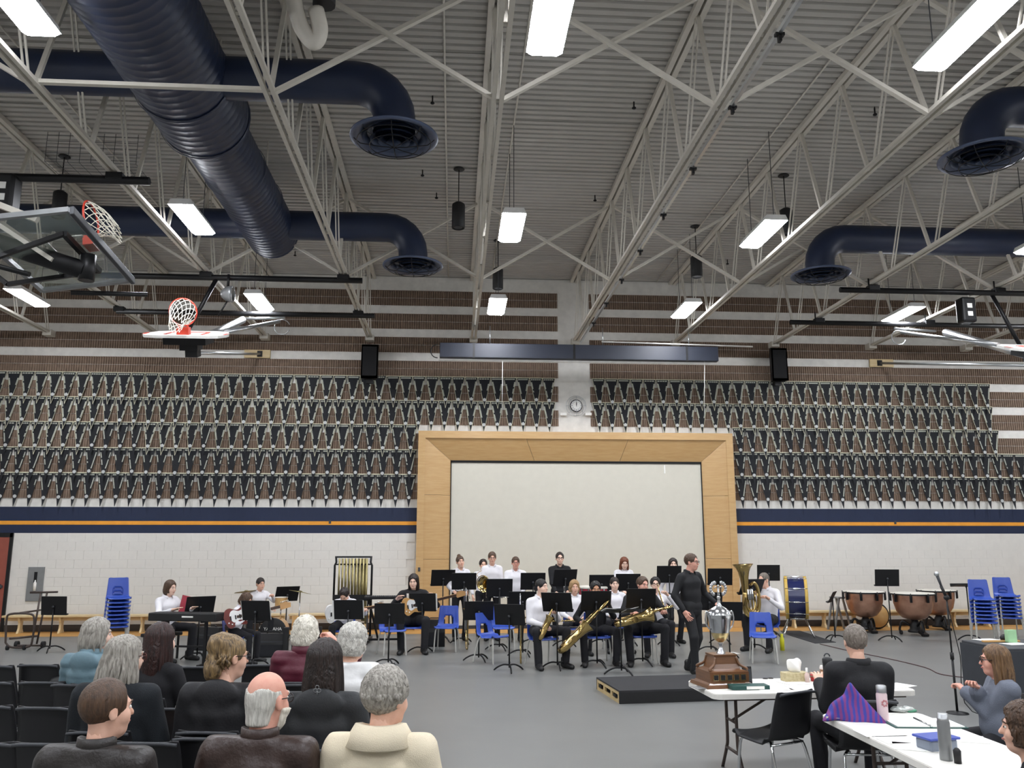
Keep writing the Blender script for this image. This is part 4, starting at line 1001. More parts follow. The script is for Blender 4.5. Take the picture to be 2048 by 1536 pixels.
# ---- saxophone: conical body, bow, bell, keys
def sax(label, loc, rot, k=1., bari=False, mt='brass'):
    t = thing('saxophone', label, 'saxophone', loc); t.rotation_euler = rot; t.rotation_mode = 'XYZ'
    L = .52*k if not bari else .85; r0, r1 = .011*k, .033*k
    if bari: r0, r1 = .018, .05
    body = [(0, 0, L/2-L*i/10) for i in range(11)]; rb = [r0+(r1-r0)*i/10 for i in range(11)]
    w = .055*k if not bari else .085
    bow = [(0, w-w*math.cos(R(a)), -L/2-w*math.sin(R(a))) for a in (30, 60, 90, 120, 150, 180)]
    bl = .32*k if not bari else .5
    up = [(0, 2*w+.03*k*f*f, -L/2+bl*f) for f in (.15, .3, .45, .6, .72, .82, .9, .96, 1.)]
    rr = rb+[r1*(1+.05*i) for i in range(6)]+[r1*q for q in (1.3, 1.35, 1.4, 1.45, 1.55, 1.75, 2.0, 2.3, 2.6)]
    b = MB(); b.tube(body+bow+up, rr, 14, caps=False); b.tube([up[-1], (up[-3][0], up[-3][1], up[-3][2])], [r1*2.55, r1*1.6], 14, caps=False); b.build('body', mt, t)
    b = MB()
    if bari: b.tube(spline([(0, 0, L/2), (0, -.02, L/2+.12), (0, .03, L/2+.19), (0, .09, L/2+.12), (0, .07, L/2-.05), (0, .02, L/2-.02), (0, -.06, L/2+.1), (0, -.18, L/2+.14)], 5), .013, 8)
    else: b.tube(spline([(0, 0, L/2), (0, -.01, L/2+.05*k), (0, -.06*k, L/2+.08*k), (0, -.13*k, L/2+.05*k)], 5), .009*k, 8)
    b.build('neck', mt, t)
    e = Vector((0, -.18, L/2+.14)) if bari else Vector((0, -.13*k, L/2+.05*k)); b = MB(); b.tube([e, e+Vector((0, -.07*k, -.02*k))], [.012*k, .008*k], 8); b.build('mouthpiece', 'black_plastic', t)
    b = MB(); n = 9
    for i in range(n):
        z = L/2-.06-(L-.12)*i/(n-1); r = (.012+.009*i/n)*(1.5 if bari else k); y = -(r0+(r1-r0)*i/n)-.008
        b.cyl((0, y, z), (0, y-.008, z), r, 10); 
    b.cyl((r1+.006, w, -L/2+.05), (r1+.018, w, -L/2+.05), r1*.9, 12); b.cyl((0, 2*w+r1*1.5, -L/2+bl*.35), (0, 2*w+r1*1.5+.012, -L/2+bl*.35), r1, 12)
    for sx in (-1, 1): b.tube([(sx*(r0+.012), -.004, L/2-.05), (sx*(r1+.012), -.004, -L/2+.03)], .003*(1.5 if bari else 1), 5)
    b.tube([(0, w*.2, -L*.1), (0, 2*w, -L*.1)], .006, 6); b.build('key_work', mt, t)
    return t
def trumpet(label, loc, rot, name='trumpet', mt='silver'):
    t = thing(name, label, 'trumpet', loc); t.rotation_euler = rot
    b = MB(); pr = [(.0058, -.2), (.006, .1), (.009, .16), (.014, .2), (.025, .235), (.045, .258), (.061, .265)]; My_ = Matrix(((1, 0, 0), (0, 0, 1), (0, -1, 0)))
    b.lathe([(r, z) for r, z in pr], 18, (0, 0, 0), Matrix(((1, 0, 0), (0, 0, 1), (0, 1, 0)))); b.build('bell', mt, t)
    b = MB(); b.tube([(0, -.3, .03), (0, .1, .03)]+[(0, .1+.035*math.sin(R(a)), -.005+.035*math.cos(R(a))) for a in (45, 90, 135, 180)]+[(0, -.05, -.04)], .006, 8); b.tube([(0, -.2, 0), (0, -.235, -.02), (0, -.2, -.04), (0, -.02, -.04)], .006, 8); b.build('tubing', mt, t)
    for i in range(3): MB().cyl((0, -.06+.025*i, -.06), (0, -.06+.025*i, .075), .011, 10).build('valve', mt, t)
    MB().tube([(0, -.3, .03), (0, -.345, .03)], [.006, .012], 8).build('mouthpiece', mt, t); return t
def trombone(label, loc, rot, mt='brass'):
    t = thing('trombone', label, 'trombone', loc); t.rotation_euler = rot
    MB().lathe([(.01, -.3), (.012, .1), (.018, .22), (.03, .3), (.055, .36), (.09, .4), (.105, .408)], 20, (0, 0, 0), Matrix(((1, 0, 0), (0, 0, 1), (0, 1, 0)))).build('bell', mt, t)
    b = MB(); b.tube([(0, -.3, 0), (0, -.345, -.03), (0, -.345, -.08), (0, -.3, -.11), (0, .0, -.11)], .011, 8); b.build('tuning_slide', mt, t)
    b = MB(); b.tube([(0, 0, -.11), (0, .75, -.11), (0, .79, -.15), (0, .75, -.19), (0, -.05, -.19)], .009, 8); b.build('hand_slide', 'silver', t); MB().tube([(0, 0, -.11), (0, 0, -.19)], .007, 6).build('brace', mt, t); return t
def horn(label, loc, rot, mt='brass'):
    t = thing('french_horn', label, 'horn', loc); t.rotation_euler = rot
    MB().lathe([(.02, -.12), (.03, -.02), (.05, .06), (.09, .12), (.14, .15), (.155, .155)], 24, (.12, 0, 0), Matrix(((1, 0, 0), (0, 0, -1), (0, 1, 0)))).build('bell', mt, t)
    b = MB()
    for r, y in ((.15, 0), (.13, .02), (.11, -.02)): b.tube(arc((0, y, .02), r, 0, 350, 26), .009, 7, closed=True)
    b.tube(spline([(-.1, 0, .12), (-.18, .05, .2), (-.1, .1, .26)], 4), .006, 6); b.build('coils', mt, t)
    for i in range(3): MB().cyl((-.03+.03*i, -.03, .0), (-.03+.03*i, .04, .0), .016, 10).build('rotary_valve', 'silver', t)
    return t
def tuba(label, loc, rot, mt='brass', k=1.):
    t = thing('tuba', label, 'tuba', loc); t.rotation_euler = rot
    pr = [(.06, -.05), (.075, .15), (.09, .3), (.115, .42), (.15, .5), (.195, .555), (.215, .57), (.212, .575), (.185, .555), (.1, .42)]
    MB().lathe([(r*k, z*k) for r, z in pr], 30, (.06*k, 0, .35*k)).build('bell', mt, t)
    b = MB(); pts = [(.06, 0, .35), (.1, 0, .12), (.08, 0, -.05), (-.03, 0, -.13), (-.16, 0, -.06), (-.22, 0, .12), (-.22, 0, .4), (-.16, 0, .53), (-.06, .02, .5)]
    b.tube([Vector(p)*k for p in spline(pts, 5)], [k*(.066-.038*i/40) for i in range(41)], 14); b.build('outer_branch', mt, t)
    b = MB()
    for j, (x, w, y) in enumerate(((-.14, .07, .05), (-.07, .08, .06), (0, .07, .05))):
        b.tube([Vector(p)*k for p in spline([(x-w/2, y, .32), (x-w/2, y, .05), (x, y, 0), (x+w/2, y, .05), (x+w/2, y, .32), (x, y, .37), (x-w/2, y, .32)], 4)], .013*k, 8)
    b.tube([Vector(p)*k for p in spline([(-.1, .0, .3), (-.1, .06, .1), (-.02, .07, -.03), (.08, .06, .05), (.1, .06, .3)], 5)], .02*k, 10)
    b.tube([Vector(p)*k for p in spline([(-.04, .02, .5), (.02, -.1, .52), (.05, -.16, .5)], 4)], .012*k, 8); b.build('inner_tubing', mt, t)
    for i in range(3): MB().cyl(Vector((-.05+.045*i, .075, .2))*k, Vector((-.05+.045*i, .075, .42))*k, .02*k, 12).build('valve', 'silver', t)
    return t
def guitar(label, loc, M, body_mat, bass=False, acoustic=False):
    t = thing('electric_guitar', label, 'guitar', loc); t.rotation_euler = M
    out = [(-.17, -.05), (-.19, .05), (-.15, .14), (-.08, .165), (.0, .125), (.06, .12), (.15, .17), (.2, .165), (.19, .12), (.13, .06), (.12, -.04), (.17, -.11), (.16, -.15), (.1, -.14), (.02, -.12), (-.08, -.165), (-.14, -.13)]
    sp = spline([(x, 0, z) for x, z in out+[out[0]]], 3)[:-1]
    b = MB(); b.prism([(p.x, p.z) for p in sp], -.02, .02); b.build('body', body_mat, t)
    b = MB(); b.prism([(p.x*.7+.04, p.z*.62+.02) for p in sp], -.024, -.02); b.build('pickguard', 'guitar_white' if body_mat != 'guitar_white' else 'paper', t)
    L = .72 if not bass else .85
    MB().box((.12+L/2-.1, -.012, .0), (L, .022, .05)).build('neck', 'neck_wood', t); MB().box((.12+L/2-.1, -.025, .0), (L, .005, .046)).build('fingerboard', 'fret_dark', t)
    MB().prism([(.02+L, -.03), (.04+L, -.055), (.2+L, -.045), (.21+L, .03), (.12+L, .06), (.04+L, .045)], -.012, .004).build('headstock', 'neck_wood', t)
    b = MB()
    for i in range(6): b.tube([(.05+L+.025*i, -.004, .05), (.05+L+.025*i, -.004, .085)], .006, 6)
    b.build('tuning_pegs', 'chrome', t)
    for x in (-.08, .0, .07): MB().box((x, -.027, 0), (.02, .01, .07)).build('pickup', 'black_plastic', t)
    for x, z in ((-.12, -.07), (-.07, -.1)): MB().cyl((x, -.024, z), (x, -.04, z), .011, 10).build('knob', 'paper', t)
    return t
def drum_stand(b, h): 
    b.tube([(0, 0, .12), (0, 0, h)], .012, 8)
    for k in range(3): a = k*2.094; b.tube([(0, 0, .3), (.25*math.cos(a), .25*math.sin(a), .01)], .01, 6)
def timpano(label, loc, r):
    t = thing('timpano', label, 'timpani', loc)
    pr = [(0, .32), (r*.3, .325), (r*.6, .37), (r*.85, .5), (r*.97, .68), (r, .86)]
    MB().lathe(pr, 32).build('bowl', 'copper', t); MB().lathe([(r+.005, .85), (r+.03, .86), (r+.03, .895), (r+.01, .9), (0, .902)], 32).build('drum_head', 'drum_skin', t)
    MB().lathe([(r+.012, .855), (r+.034, .858), (r+.034, .885), (r+.012, .888)], 32).build('counter_hoop', 'black_metal', t)
    for k in range(8):
        a = k*math.pi/4+.2; c, s = math.cos(a), math.sin(a); b = MB(); b.box(((r+.03)*c, (r+.03)*s, .79), (.035, .05, .16), rot=(0, 0, a)); b.tube([((r+.05)*c, (r+.05)*s, .9), ((r+.05)*c, (r+.05)*s, .72)], .01, 6); b.build('tension_lug', 'black_metal', t)
    b = MB(); b.lathe([(.06, .33), (.1, .25), (.12, .12), (.16, .1), (.16, .06), (0, .06)], 16)
    for k in range(3):
        a = k*2.094+.5; c, s = math.cos(a), math.sin(a); b.tube(spline([(.1*c, .1*s, .2), (r*.6*c, r*.6*s, .28), (r*.75*c, r*.75*s, .12), (r*.7*c, r*.7*s, .06)], 4), .025, 8)
    b.build('pedestal', 'black_metal', t)
    for k in range(3):
        a = k*2.094+.5; MB().cyl((r*.7*math.cos(a)-.02, r*.7*math.sin(a), .045), (r*.7*math.cos(a)+.02, r*.7*math.sin(a), .045), .045, 12).build('caster', 'tyre', t)
    b = MB(); b.box((0, -r*.75, .06), (.12, .22, .05), rot=(.25, 0, 0)); b.build('pedal', 'black_metal', t)
    return t
def folding_table(label, loc, rz, L=1.83, W=.76):
    t = thing('folding_table', label, 'table', loc, rz)
    cr = .07; out = []
    for cx, cy, a0 in ((L/2-cr, W/2-cr, 0), (-L/2+cr, W/2-cr, 90), (-L/2+cr, -W/2+cr, 180), (L/2-cr, -W/2+cr, 270)):
        out += [(cx+cr*math.cos(R(a0+q)), cy+cr*math.sin(R(a0+q))) for q in (0, 30, 60, 90)]
    b = MB(); b.prism(out, .695, .735, plane='xy'); b.prism([(x*.994, y*.99) for x, y in out], .735, .74, plane='xy'); b.build('tabletop', 'table_white', t)
    for s in (-1, 1):
        x = s*(L/2-.28)
        for y in (-1, 1):
            MB().tube(spline([(x, y*.12, .69), (x, y*.12, .3), (x, y*.15, .2), (x+s*.0, y*.28, .0)], 4), .015, 8).build('leg', 'frame_brown', t)
        MB().tube([(x, -.16, .2), (x, .16, .2)], .014, 8).build('cross_bar', 'frame_brown', t); MB().tube([(x, -.12, .45), (x, .12, .45)], .012, 8).build('cross_bar', 'frame_brown', t)
        MB().tube([(x, 0, .45), (x-s*.42, 0, .68)], .012, 8).build('brace', 'frame_brown', t)
    for y in (-.34, .34): MB().beam((-L/2+.1, y, .69), (L/2-.1, y, .69), .03, .02).build('apron_rail', 'frame_brown', t)
    return t
# ============================================================ band equipment, set out
PI = math.pi
STD = [
 (97, 1304, 108, 1213, PI-.15, .12, 'black music stand beside the tube-frame cart', {}),
 (396, 1318, 400, 1213, PI+.55, .35, 'black music stand behind the keyboard', {}),
 (512, 1332, 512, 1223, PI-.25, .3, 'black music stand before the seated red guitar player', dict(sheet=((-.14, .0), (.15, 0)))),
 (573, 1278, 574, 1189, PI+.5, .45, 'black music stand tilted in front of the drummer', dict(sheet=((-.12, 0),))),
 (697, 1324, 697, 1221, PI-.1, .3, 'black music stand before the white guitar player', dict(sheet=((-.15, 0), (.17, 0)))),
 (775, 1332, 779, 1229, PI+.02, .2, 'black music stand in front of a lone blue chair by the chimes', {}),
 (844, 1306, 845, 1206, PI-.15, .28, 'black music stand before the long-haired player in black', dict(sheet=((-.16, 0), (.18, 0)))),
 (888, 1283, 886, 1157, PI+.2, .3, 'black music stand high beside the maple frame post', {}),
 (928, 1287, 928, 1164, PI, .25, 'black music stand high before the player with the hair bun', {}),
 (955, 1322, 958, 1223, PI, .35, 'black music stand low behind the pair of blue chairs', {}),
 (1000, 1300, 999, 1177, PI, .25, 'black music stand before the french horn player', {}),
 (1021, 1343, 1019, 1231, PI-.35, .3, 'black music stand standing frontmost by the two blue chairs', {}),
 (1062, 1290, 1066, 1164, PI, .25, 'black music stand before the smiling player with glasses', {}),
 (1045, 1312, 1045, 1203, PI, .3, 'black music stand behind the alto saxophone player', {}),
 (1128, 1292, 1130, 1157, PI+.3, .3, 'black music stand tilted before the tall player in black', {}),
 (1113, 1338, 1114, 1206, PI-.35, .45, 'black music stand right beside the alto saxophone', dict(sheet=((.12, 0),))),
 (1195, 1334, 1192, 1203, PI, .4, 'black music stand above the slanted baritone saxophone', {}),
 (1287, 1330, 1282, 1199, PI, .28, 'black music stand above the level baritone saxophone', {}),
 (1242, 1349, 1240, 1222, PI+.1, 1.35, 'black music stand tipped flat behind the podium', dict(sheet=((-.14, .2), (.16, -.1)))),
 (1203, 1290, 1203, 1168, PI, .25, 'black music stand behind the dark-haired saxophone player', {}),
 (1255, 1290, 1256, 1166, PI, .25, 'black music stand before the red-haired standing player', {}),
 (1438, 1287, 1440, 1155, PI-.1, .25, 'black music stand high before the maple post by the tuba', {}),
 (1503, 1300, 1503, 1175, PI+.3, .55, 'black music stand in front of the tuba', {}),
 (1450, 1320, 1456, 1224, PI-.25, .35, 'black music stand low between trophy and tuba', {}),
 (1538, 1272, 1537, 1147, PI-.08, .15, 'black music stand high behind the tuba player', {}),
 (1783, 1282, 1774, 1157, PI-.1, .15, 'black music stand in front of the timpani', {}),
 (1938, 1281, 1932, 1171, PI, 1.4, 'black music stand tipped flat beside the stacked blue chairs', {}),
 (1338, 1290, 1338, 1150, PI, .25, 'black music stand half hidden behind the man in black', {}),
 (1418, 1305, 1418, 1204, PI, .3, 'black music stand half hidden behind the silver cup', {}),
]
for bu, bv, du, dv, rz, ti, lab, kw in STD: stand_px(bu, bv, du, dv, rz, ti, lab, **kw)
g = stand_px(1667, 1281, 1664, 1195, PI+.95, .5, 'small grey music stand beside the timpani', s=.75)
# blue chairs
def chair_px(u, v, rz, lab, kind='blue', **k): p = fl(u, v); return chair(kind, p.x, p.y, rz, lab, **k)
chair_px(783, 1310, PI+.35, 'empty blue chair near the chimes, half behind a stand')
chair_px(893, 1302, PI-.15, 'empty blue chair standing alone between two stands')
chair_px(985, 1325, PI+.75, 'empty blue chair turned sideways behind the frontmost stand')
chair_px(1004, 1303, PI+.1, 'empty blue chair tucked behind the sideways blue chair')
chair_px(1528, 1325, PI-.25, 'empty blue chair in front of the tuba player')
def stack(x, y, rz, n, lab, dz=.074):
    od = ['top', 'second from top', 'third from top', 'fourth from top', 'fifth from top', 'sixth from top', 'seventh from top', 'eighth from top']
    for k in range(n): chair('blue', x, y, rz, lab+', '+(od[n-1-k] if k else 'bottom'), 'blue chairs stacked '+lab.split('stacked ')[-1], z=k*dz)
p = fl(228, 1300); stack(p.x, p.y, PI+.45, 8, 'blue school chair stacked beside the wall bench')
p = fl(1973, 1289); stack(p.x, p.y, PI-.35, 7, 'blue school chair stacked nearest the timpani')
p = fl(2022, 1277); stack(p.x, p.y, PI-.3, 7, 'blue school chair stacked behind the other stack')
# keyboard on its stand
a, b_ = wl(298, 1246, 15.02), wl(452, 1232, 14.62); c = (a+b_)/2
k = thing('keyboard', 'black electric keyboard with red folder behind it', 'keyboard', (c.x, c.y, .76), math.atan2(b_.y-a.y, b_.x-a.x)+.05)
MB().box((0, 0, .02), (1.22, .34, .13), bev=.015).build('case', 'black_plastic', k)
MB().box((-.05, .08, .068), (.98, .14, .012)).build('white_keys', 'white_plastic', k)
bk = MB()
for i in range(34):
    if i % 7 not in (2, 6): bk.box((-.525+.0285*i, .11, .078), (.014, .085, .012))
bk.build('black_keys', 'black_plastic', k, kind='stuff')
MB().box((0, -.06, .069), (1.1, .1, .008)).build('control_panel', 'grey_dark', k); MB().box((.1, -.172, .03), (.2, .004, .025)).build('back_print', 'paper', k)
ks = thing('keyboard_stand', 'black cross stand under the electric keyboard', 'stand', (c.x, c.y, 0), k.rotation_euler.z)
for s in (-1, 1): b = MB(); b.beam((s*.35, -.2, .02), (s*.35, .2, .02), .04); b.beam((s*.35, 0, .02), (s*.35, 0, .72), .045); b.beam((s*.35, -.16, .715), (s*.35, .16, .715), .04); b.build('leg', 'black_metal', ks)
MB().beam((-.35, 0, .3), (.35, 0, .3), .03).build('cross_bar', 'black_metal', ks)
p = fl(398, 1318); q = wl(375, 1218, p.y+.0)
tag(MB().box((0, 0, .03), (.3, .012, .36), rot=(-.3, .25, 0)).build('folder', 'folder_red', loc=(q.x-.02, p.y+.12, q.z), rot=(0, 0, .5)), 'red folder leaning on the stand behind the keyboard', 'folder')
# amps
def amp(u, v, w, h, lab, rz=PI):
    p = fl(u, v); t = thing('amplifier', lab, 'amplifier', (p.x, p.y, 0), rz)
    MB().prism([(-.15, 0), (.15, 0), (.15, h*.55), (.1, h), (-.1, h)], -w/2, w/2, plane='yz').build('cabinet', 'black_plastic', t)
    MB().box((0, .156, h*.3), (w*.88, .012, h*.48)).build('speaker_grille', 'grille_cloth', t); MB().box((0, .13, h*.62), (w*.8, .02, .06)).build('control_panel', 'grey_dark', t)
    MB().tube([(-.12, 0, h), (-.08, 0, h+.03), (.08, 0, h+.03), (.12, 0, h)], .012, 6).build('handle', 'black_plastic', t)
amp(420, 1300, .5, .42, 'black amplifier on the floor under the keyboard', PI-.4); amp(545, 1313, .5, .4, 'black amplifier between red guitar player and drums'); amp(868, 1292, .42, .5, 'black amplifier beneath the long-haired player')
for u in (572, 590):
    p = fl(u-2, 1316); tag(MB().box((0, 0, .26), (.09, .12, .52), bev=.01).build('speaker_stand_leg', 'black_plastic', loc=(p.x, p.y, 0)), 'black upright case panel beside the drum kit, '+('towards the amplifier' if u == 572 else 'towards the maroon jacket'), 'case')
# drum kit
p = fl(548, 1290); D = thing('drum_kit', 'natural wood drum kit with black lettered bass drum', 'drum kit', (p.x, p.y, 0), PI)
Mx_ = Matrix(((1, 0, 0), (0, 0, 1), (0, 1, 0)))
MB().lathe([(.25, -.2), (.255, .2)], 28, (0, 0, .27), Mx_).build('bass_drum', 'natural_wood', D)
MB().lathe([(0, .205), (.25, .205), (.262, .2), (.262, .17), (.25, .17)], 28, (0, 0, .27), Mx_).build('bass_head', 'black_plastic', D)
cu = bpy.data.curves.new('lettering', 'FONT'); cu.body = 'YAMAHA'; cu.size = .085; cu.align_x = 'CENTER'; cu.extrude = .001
to = bpy.data.objects.new('lettering', cu); COL.objects.link(to); dg = bpy.context.evaluated_depsgraph_get(); me = bpy.data.meshes.new_from_object(to.evaluated_get(dg)); bpy.data.objects.remove(to); me.materials.clear(); me.materials.append(MATS['paper'])
o = put('lettering', me, D, loc=(0, .21, .3), rot=(PI/2, 0, PI))
MB().lathe([(.12, .0), (.125, .2)], 20, (-.1, .0, .72)).build('tom_drum', 'natural_wood', D); MB().lathe([(.128, .19), (.132, .2), (.0, .202)], 20, (-.1, 0, .72)).build('tom_head', 'drum_skin', D)
MB().lathe([(.14, -.02), (.14, 0), (.128, .0)], 20, (-.1, 0, .74)).build('tom_hoop', 'chrome', D); MB().tube([(-.1, .0, .5), (-.1, 0, .74)], .014, 6).build('tom_mount', 'chrome', D)
MB().lathe([(.17, 0), (.17, .13), (0, .132)], 22, (.3, -.2, .5)).build('snare_drum', 'chrome', D)
MB().lathe([(.2, .25), (.2, .55), (0, .552)], 22, (-.5, -.15, .0)).build('floor_tom', 'natural_wood', D)
for x, y, h, r, tl, nm in ((.62, -.1, 1.02, .23, .12, 'cymbal'), (-.48, .1, 1.02, .22, -.18, 'cymbal'), (.55, .1, .8, .17, 0, 'hi_hat')):
    c_ = MB(); c_.lathe([(0, .03), (.03, .028), (.045, .012), (r, 0), (r, -.003), (.04, .008)], 26, (0, 0, 0)); c_.build(nm, 'brass_dull', D, loc=(x, y, h), rot=(.1, tl, 0))
    s_ = MB(); drum_stand(s_, h); s_.build('cymbal_stand', 'chrome', D, loc=(x, y, 0))
# tubular bells
p = fl(705, 1283); Y = p.y; pl = wl(667, 1200, Y); prr = wl(742, 1200, Y); top = wl(705, 1113, Y).z; Wd = prr.x-pl.x
t = thing('tubular_bells', 'tall black rack of brass tubular bells', 'tubular bells', ((pl.x+prr.x)/2, Y, 0), PI)
h = Wd/2
for s in (-1, 1):
    MB().tube([(s*h, 0, .1), (s*h, 0, top-.18), (s*(h-.03), 0, top-.12), (s*(h-.02), 0, top)], .022, 8).build('upright', 'black_metal', t)
    MB().beam((s*h, -.3, .06), (s*h, .3, .06), .05).build('foot', 'black_metal', t)
    for y in (-.27, .27): MB().cyl((s*h-.02, y, .04), (s*h+.02, y, .04), .04, 10).build('caster', 'tyre', t)
MB().beam((-h, 0, top-.01), (h, 0, top-.01), .035).build('top_rail', 'black_metal', t); MB().beam((-h, 0, top-.16), (h, 0, top-.16), .03).build('upper_rail', 'black_metal', t)
MB().box((0, .06, top-.83), (2*h, .06, .12)).build('damper_box', 'black_metal', t); MB().beam((-h, 0, .2), (h, 0, .2), .04).build('lower_rail', 'black_metal', t)
for i in range(9):
    x = -h+.1+(2*h-.2)*i/8
    MB().tube([(x, .03, top-.04), (x, .03, .35+.06*i)], .02, 10).build('bell_tube', 'brass_dull', t)
for i in range(8):
    x = -h+.14+(2*h-.2)*i/8.4; MB().tube([(x, -.04, top-.04), (x, -.04, .4+.06*i)], .02, 10).build('bell_tube', 'brass_dull', t)
# vibraphone in front of the player in black
p = fl(765, 1288); t = thing('vibraphone', 'black folded vibraphone between chimes and hooded player', 'vibraphone', (wl(768, 1195, p.y).x, p.y, 0), .06)
z = wl(768, 1195, p.y).z
MB().box((0, 0, z), (.78, .35, .05), bev=.01).build('frame', 'black_metal', t); b = MB()
for i in range(20): b.box((-.36+.038*i, 0, z+.03), (.028, .26-.005*i, .012))
b.build('bars', 'grey_dark', t, kind='stuff')
for s in (-1, 1): b = MB(); b.beam((s*.3, -.12, z-.02), (s*.1, .12, .08), .03); b.beam((s*.32, .12, z-.02), (s*.32, -.12, .08), .03); b.build('leg', 'black_metal', t); MB().cyl((s*.34, -.14, .05), (s*.3, -.14, .05), .05, 12).build('caster', 'tyre', t)
MB().beam((-.35, .0, .09), (.35, 0, .09), .04).build('floor_bar', 'black_metal', t)
# concert bass drum
p = fl(1600, 1272); Y = p.y; cen = wl(1592, 1195, Y); rr = (wl(1592, 1153, Y).z-wl(1592, 1237, Y).z)/2
t = thing('bass_drum', 'big navy concert bass drum with gold hoops on a stand', 'bass drum', (cen.x, Y, 0), -.35)
Mz = Matrix(((0, 0, 1), (0, 1, 0), (-1, 0, 0))); zc = cen.z
MB().lathe([(rr*.97, -.2), (rr*.97, .2)], 40, (0, 0, zc), Mz).build('shell', 'drum_blue', t)
for s in (-1, 1):
    MB().lathe([(rr*.97, s*.17), (rr*1.02, s*.17), (rr*1.02, s*.23), (rr*.93, s*.235)], 40, (0, 0, zc), Mz).build('hoop', 'gold_hoop', t); MB().lathe([(rr*.95, s*.225), (0, s*.225)], 40, (0, 0, zc), Mz).build('drum_head', 'drum_skin', t)
for i in range(10):
    a = i*2*PI/10+.15; b = MB(); b.box((0, (rr*1.0)*math.cos(a), zc+(rr*1.0)*math.sin(a)), (.1, .03, .03), rot=(a, 0, 0)); b.tube([(-.23, rr*1.03*math.cos(a), zc+rr*1.03*math.sin(a)), (.23, rr*1.03*math.cos(a), zc+rr*1.03*math.sin(a))], .007, 6); b.build('tension_rod', 'chrome', t)
for y in (-.3, .3):
    for x in (-.26, .26): MB().tube([(x*.6, y*.5, zc-rr*.95), (x*1.2, y*1.5, .02)], .018, 8).build('stand_leg', 'chrome', t)
    MB().tube([(-.17, y*.53, zc-rr*.97), (.17, y*.53, zc-rr*.97)], .018, 8).build('stand_rail', 'chrome', t)
# mat under it
pts = [fl(u, v) for u, v in ((1560, 1262), (1600, 1262), (1672, 1285), (1630, 1287), (1575, 1270))]; b = MB(); b.prism([(q.x, q.y) for q in pts], .0, .008, plane='xy'); tag(b.build('floor_mat', 'carpet_black'), 'dark floor mat in front of the bass drum', 'mat')
# timpani
for u, v, r, lab in ((1733, 1264, .41, 'copper timpano with black lugs nearest the grey stand'), (1832, 1270, .42, 'copper timpano with black lugs in the middle of the three'), (1880, 1259, .38, 'copper timpano with black lugs beside the flat stand')):
    p = fl(u, v); timpano(lab, (p.x, p.y, 0), r)
p = fl(1770, 1262); t = thing('drum_case', 'tan drum with black rim lying between the timpani', 'drum', (p.x, p.y+.35, 0), 0)
MB().lathe([(0, -.06), (.26, -.06), (.26, .06), (0, .06)], 28, (0, 0, .31), Matrix(((1, 0, 0), (0, 0, 1), (0, 1, 0)))).build('drum_skin', 'natural_wood', t); MB().tube(arc((0, 0, .31), .27, 0, 350, 30), .04, 8, closed=True).build('rim', 'black_plastic', t)
# grey easel beside the small stand
p = fl(1690, 1262); t = thing('trestle', 'grey wooden trestle behind the small grey stand', 'trestle', (p.x, p.y+.1, 0), .2)
for s in (-1, 1): MB().beam((s*.05, 0, .72), (s*.22, 0, .0), .05, .03).build('leg', 'stainless', t); MB().beam((s*.05, .25, .72), (s*.22, .25, .0), .05, .03).build('leg', 'stainless', t)
MB().box((0, .12, .73), (.2, .34, .03)).build('top', 'stainless', t)
# tube cart
O = fl(45, 1300); t = thing('stand_cart', 'dark tube-frame cart with small wheels by the red door', 'cart', O, .05); o3 = lambda u, v, y=O.y: wl(u, v, y)-O
sq = [o3(12, 1285), o3(14, 1240), o3(22, 1228), o3(60, 1228), o3(68, 1240), o3(64, 1282), o3(55, 1294), o3(22, 1294)]
MB().tube(spline(sq+[sq[0]], 4)[:-1], .02, 8, closed=True).build('loop_frame', 'frame_brown', t)
back = Vector((0, .65, 0))
for u0, u1 in ((66, 85), (76, 97)): MB().tube([o3(u0, 1288, O.y+.5), o3(u1, 1185, O.y+.6)], .018, 8).build('upright', 'frame_brown', t)
MB().tube([o3(64, 1185, O.y+.6), o3(118, 1184, O.y+.6)], .02, 8).build('handle', 'frame_brown', t)
MB().tube([o3(40, 1226), o3(84, 1220, O.y+.6)], .018, 8).build('top_link', 'frame_brown', t); MB().tube([o3(20, 1277), o3(76, 1272, O.y+.4)], .02, 8).build('tray_bar', 'frame_brown', t); MB().tube([o3(35, 1291), o3(90, 1291, O.y+.4)], .018, 8).build('axle', 'frame_brown', t)
for u, v, y in ((36, 1289, .3), (88, 1289, .4)): q = o3(u, v, O.y+y); MB().cyl(q+Vector((-.03, 0, 0)), q+Vector((.03, 0, 0)), max(.06, q.z), 16).build('wheel', 'tyre', t)
for u in (15, 48): q = o3(u, 1300); q.z = .045; MB().cyl(q+Vector((-.02, 0, 0)), q+Vector((.02, 0, 0)), .045, 12).build('caster', 'tyre', t)
# podium
p = fl(1195, 1355, .15); t = thing('podium', 'low black carpeted conductor podium with open plywood end', 'podium', (p.x+.78, p.y-.5, 0), .1)
MB().box((.01, 0, .148), (1.52, 1.1, .024)).build('deck', 'carpet_black', t); MB().box((0, -.535, .068), (1.5, .03, .136)).build('front_board', 'black_plastic', t); MB().box((0, .535, .068), (1.5, .03, .136)).build('back_board', 'black_plastic', t); MB().box((.735, 0, .068), (.03, 1.04, .136)).build('end_board', 'black_plastic', t)
b = MB(); b.box((-.735, 0, .122), (.03, 1.04, .04)); b.box((-.735, 0, .02), (.03, 1.04, .04))
for y in (-.5, -.17, .17, .5): b.box((-.735, y, .07), (.03, .06, .07))
b.build('open_end', 'plywood', t); MB().box((-.6, 0, .07), (.02, 1.0, .11)).build('inner_board', 'black_plastic', t)
for y in (-.34, .34): MB().box((-.752, y, .07), (.01, .12, .035)).build('hand_slot', 'black_matte', t)
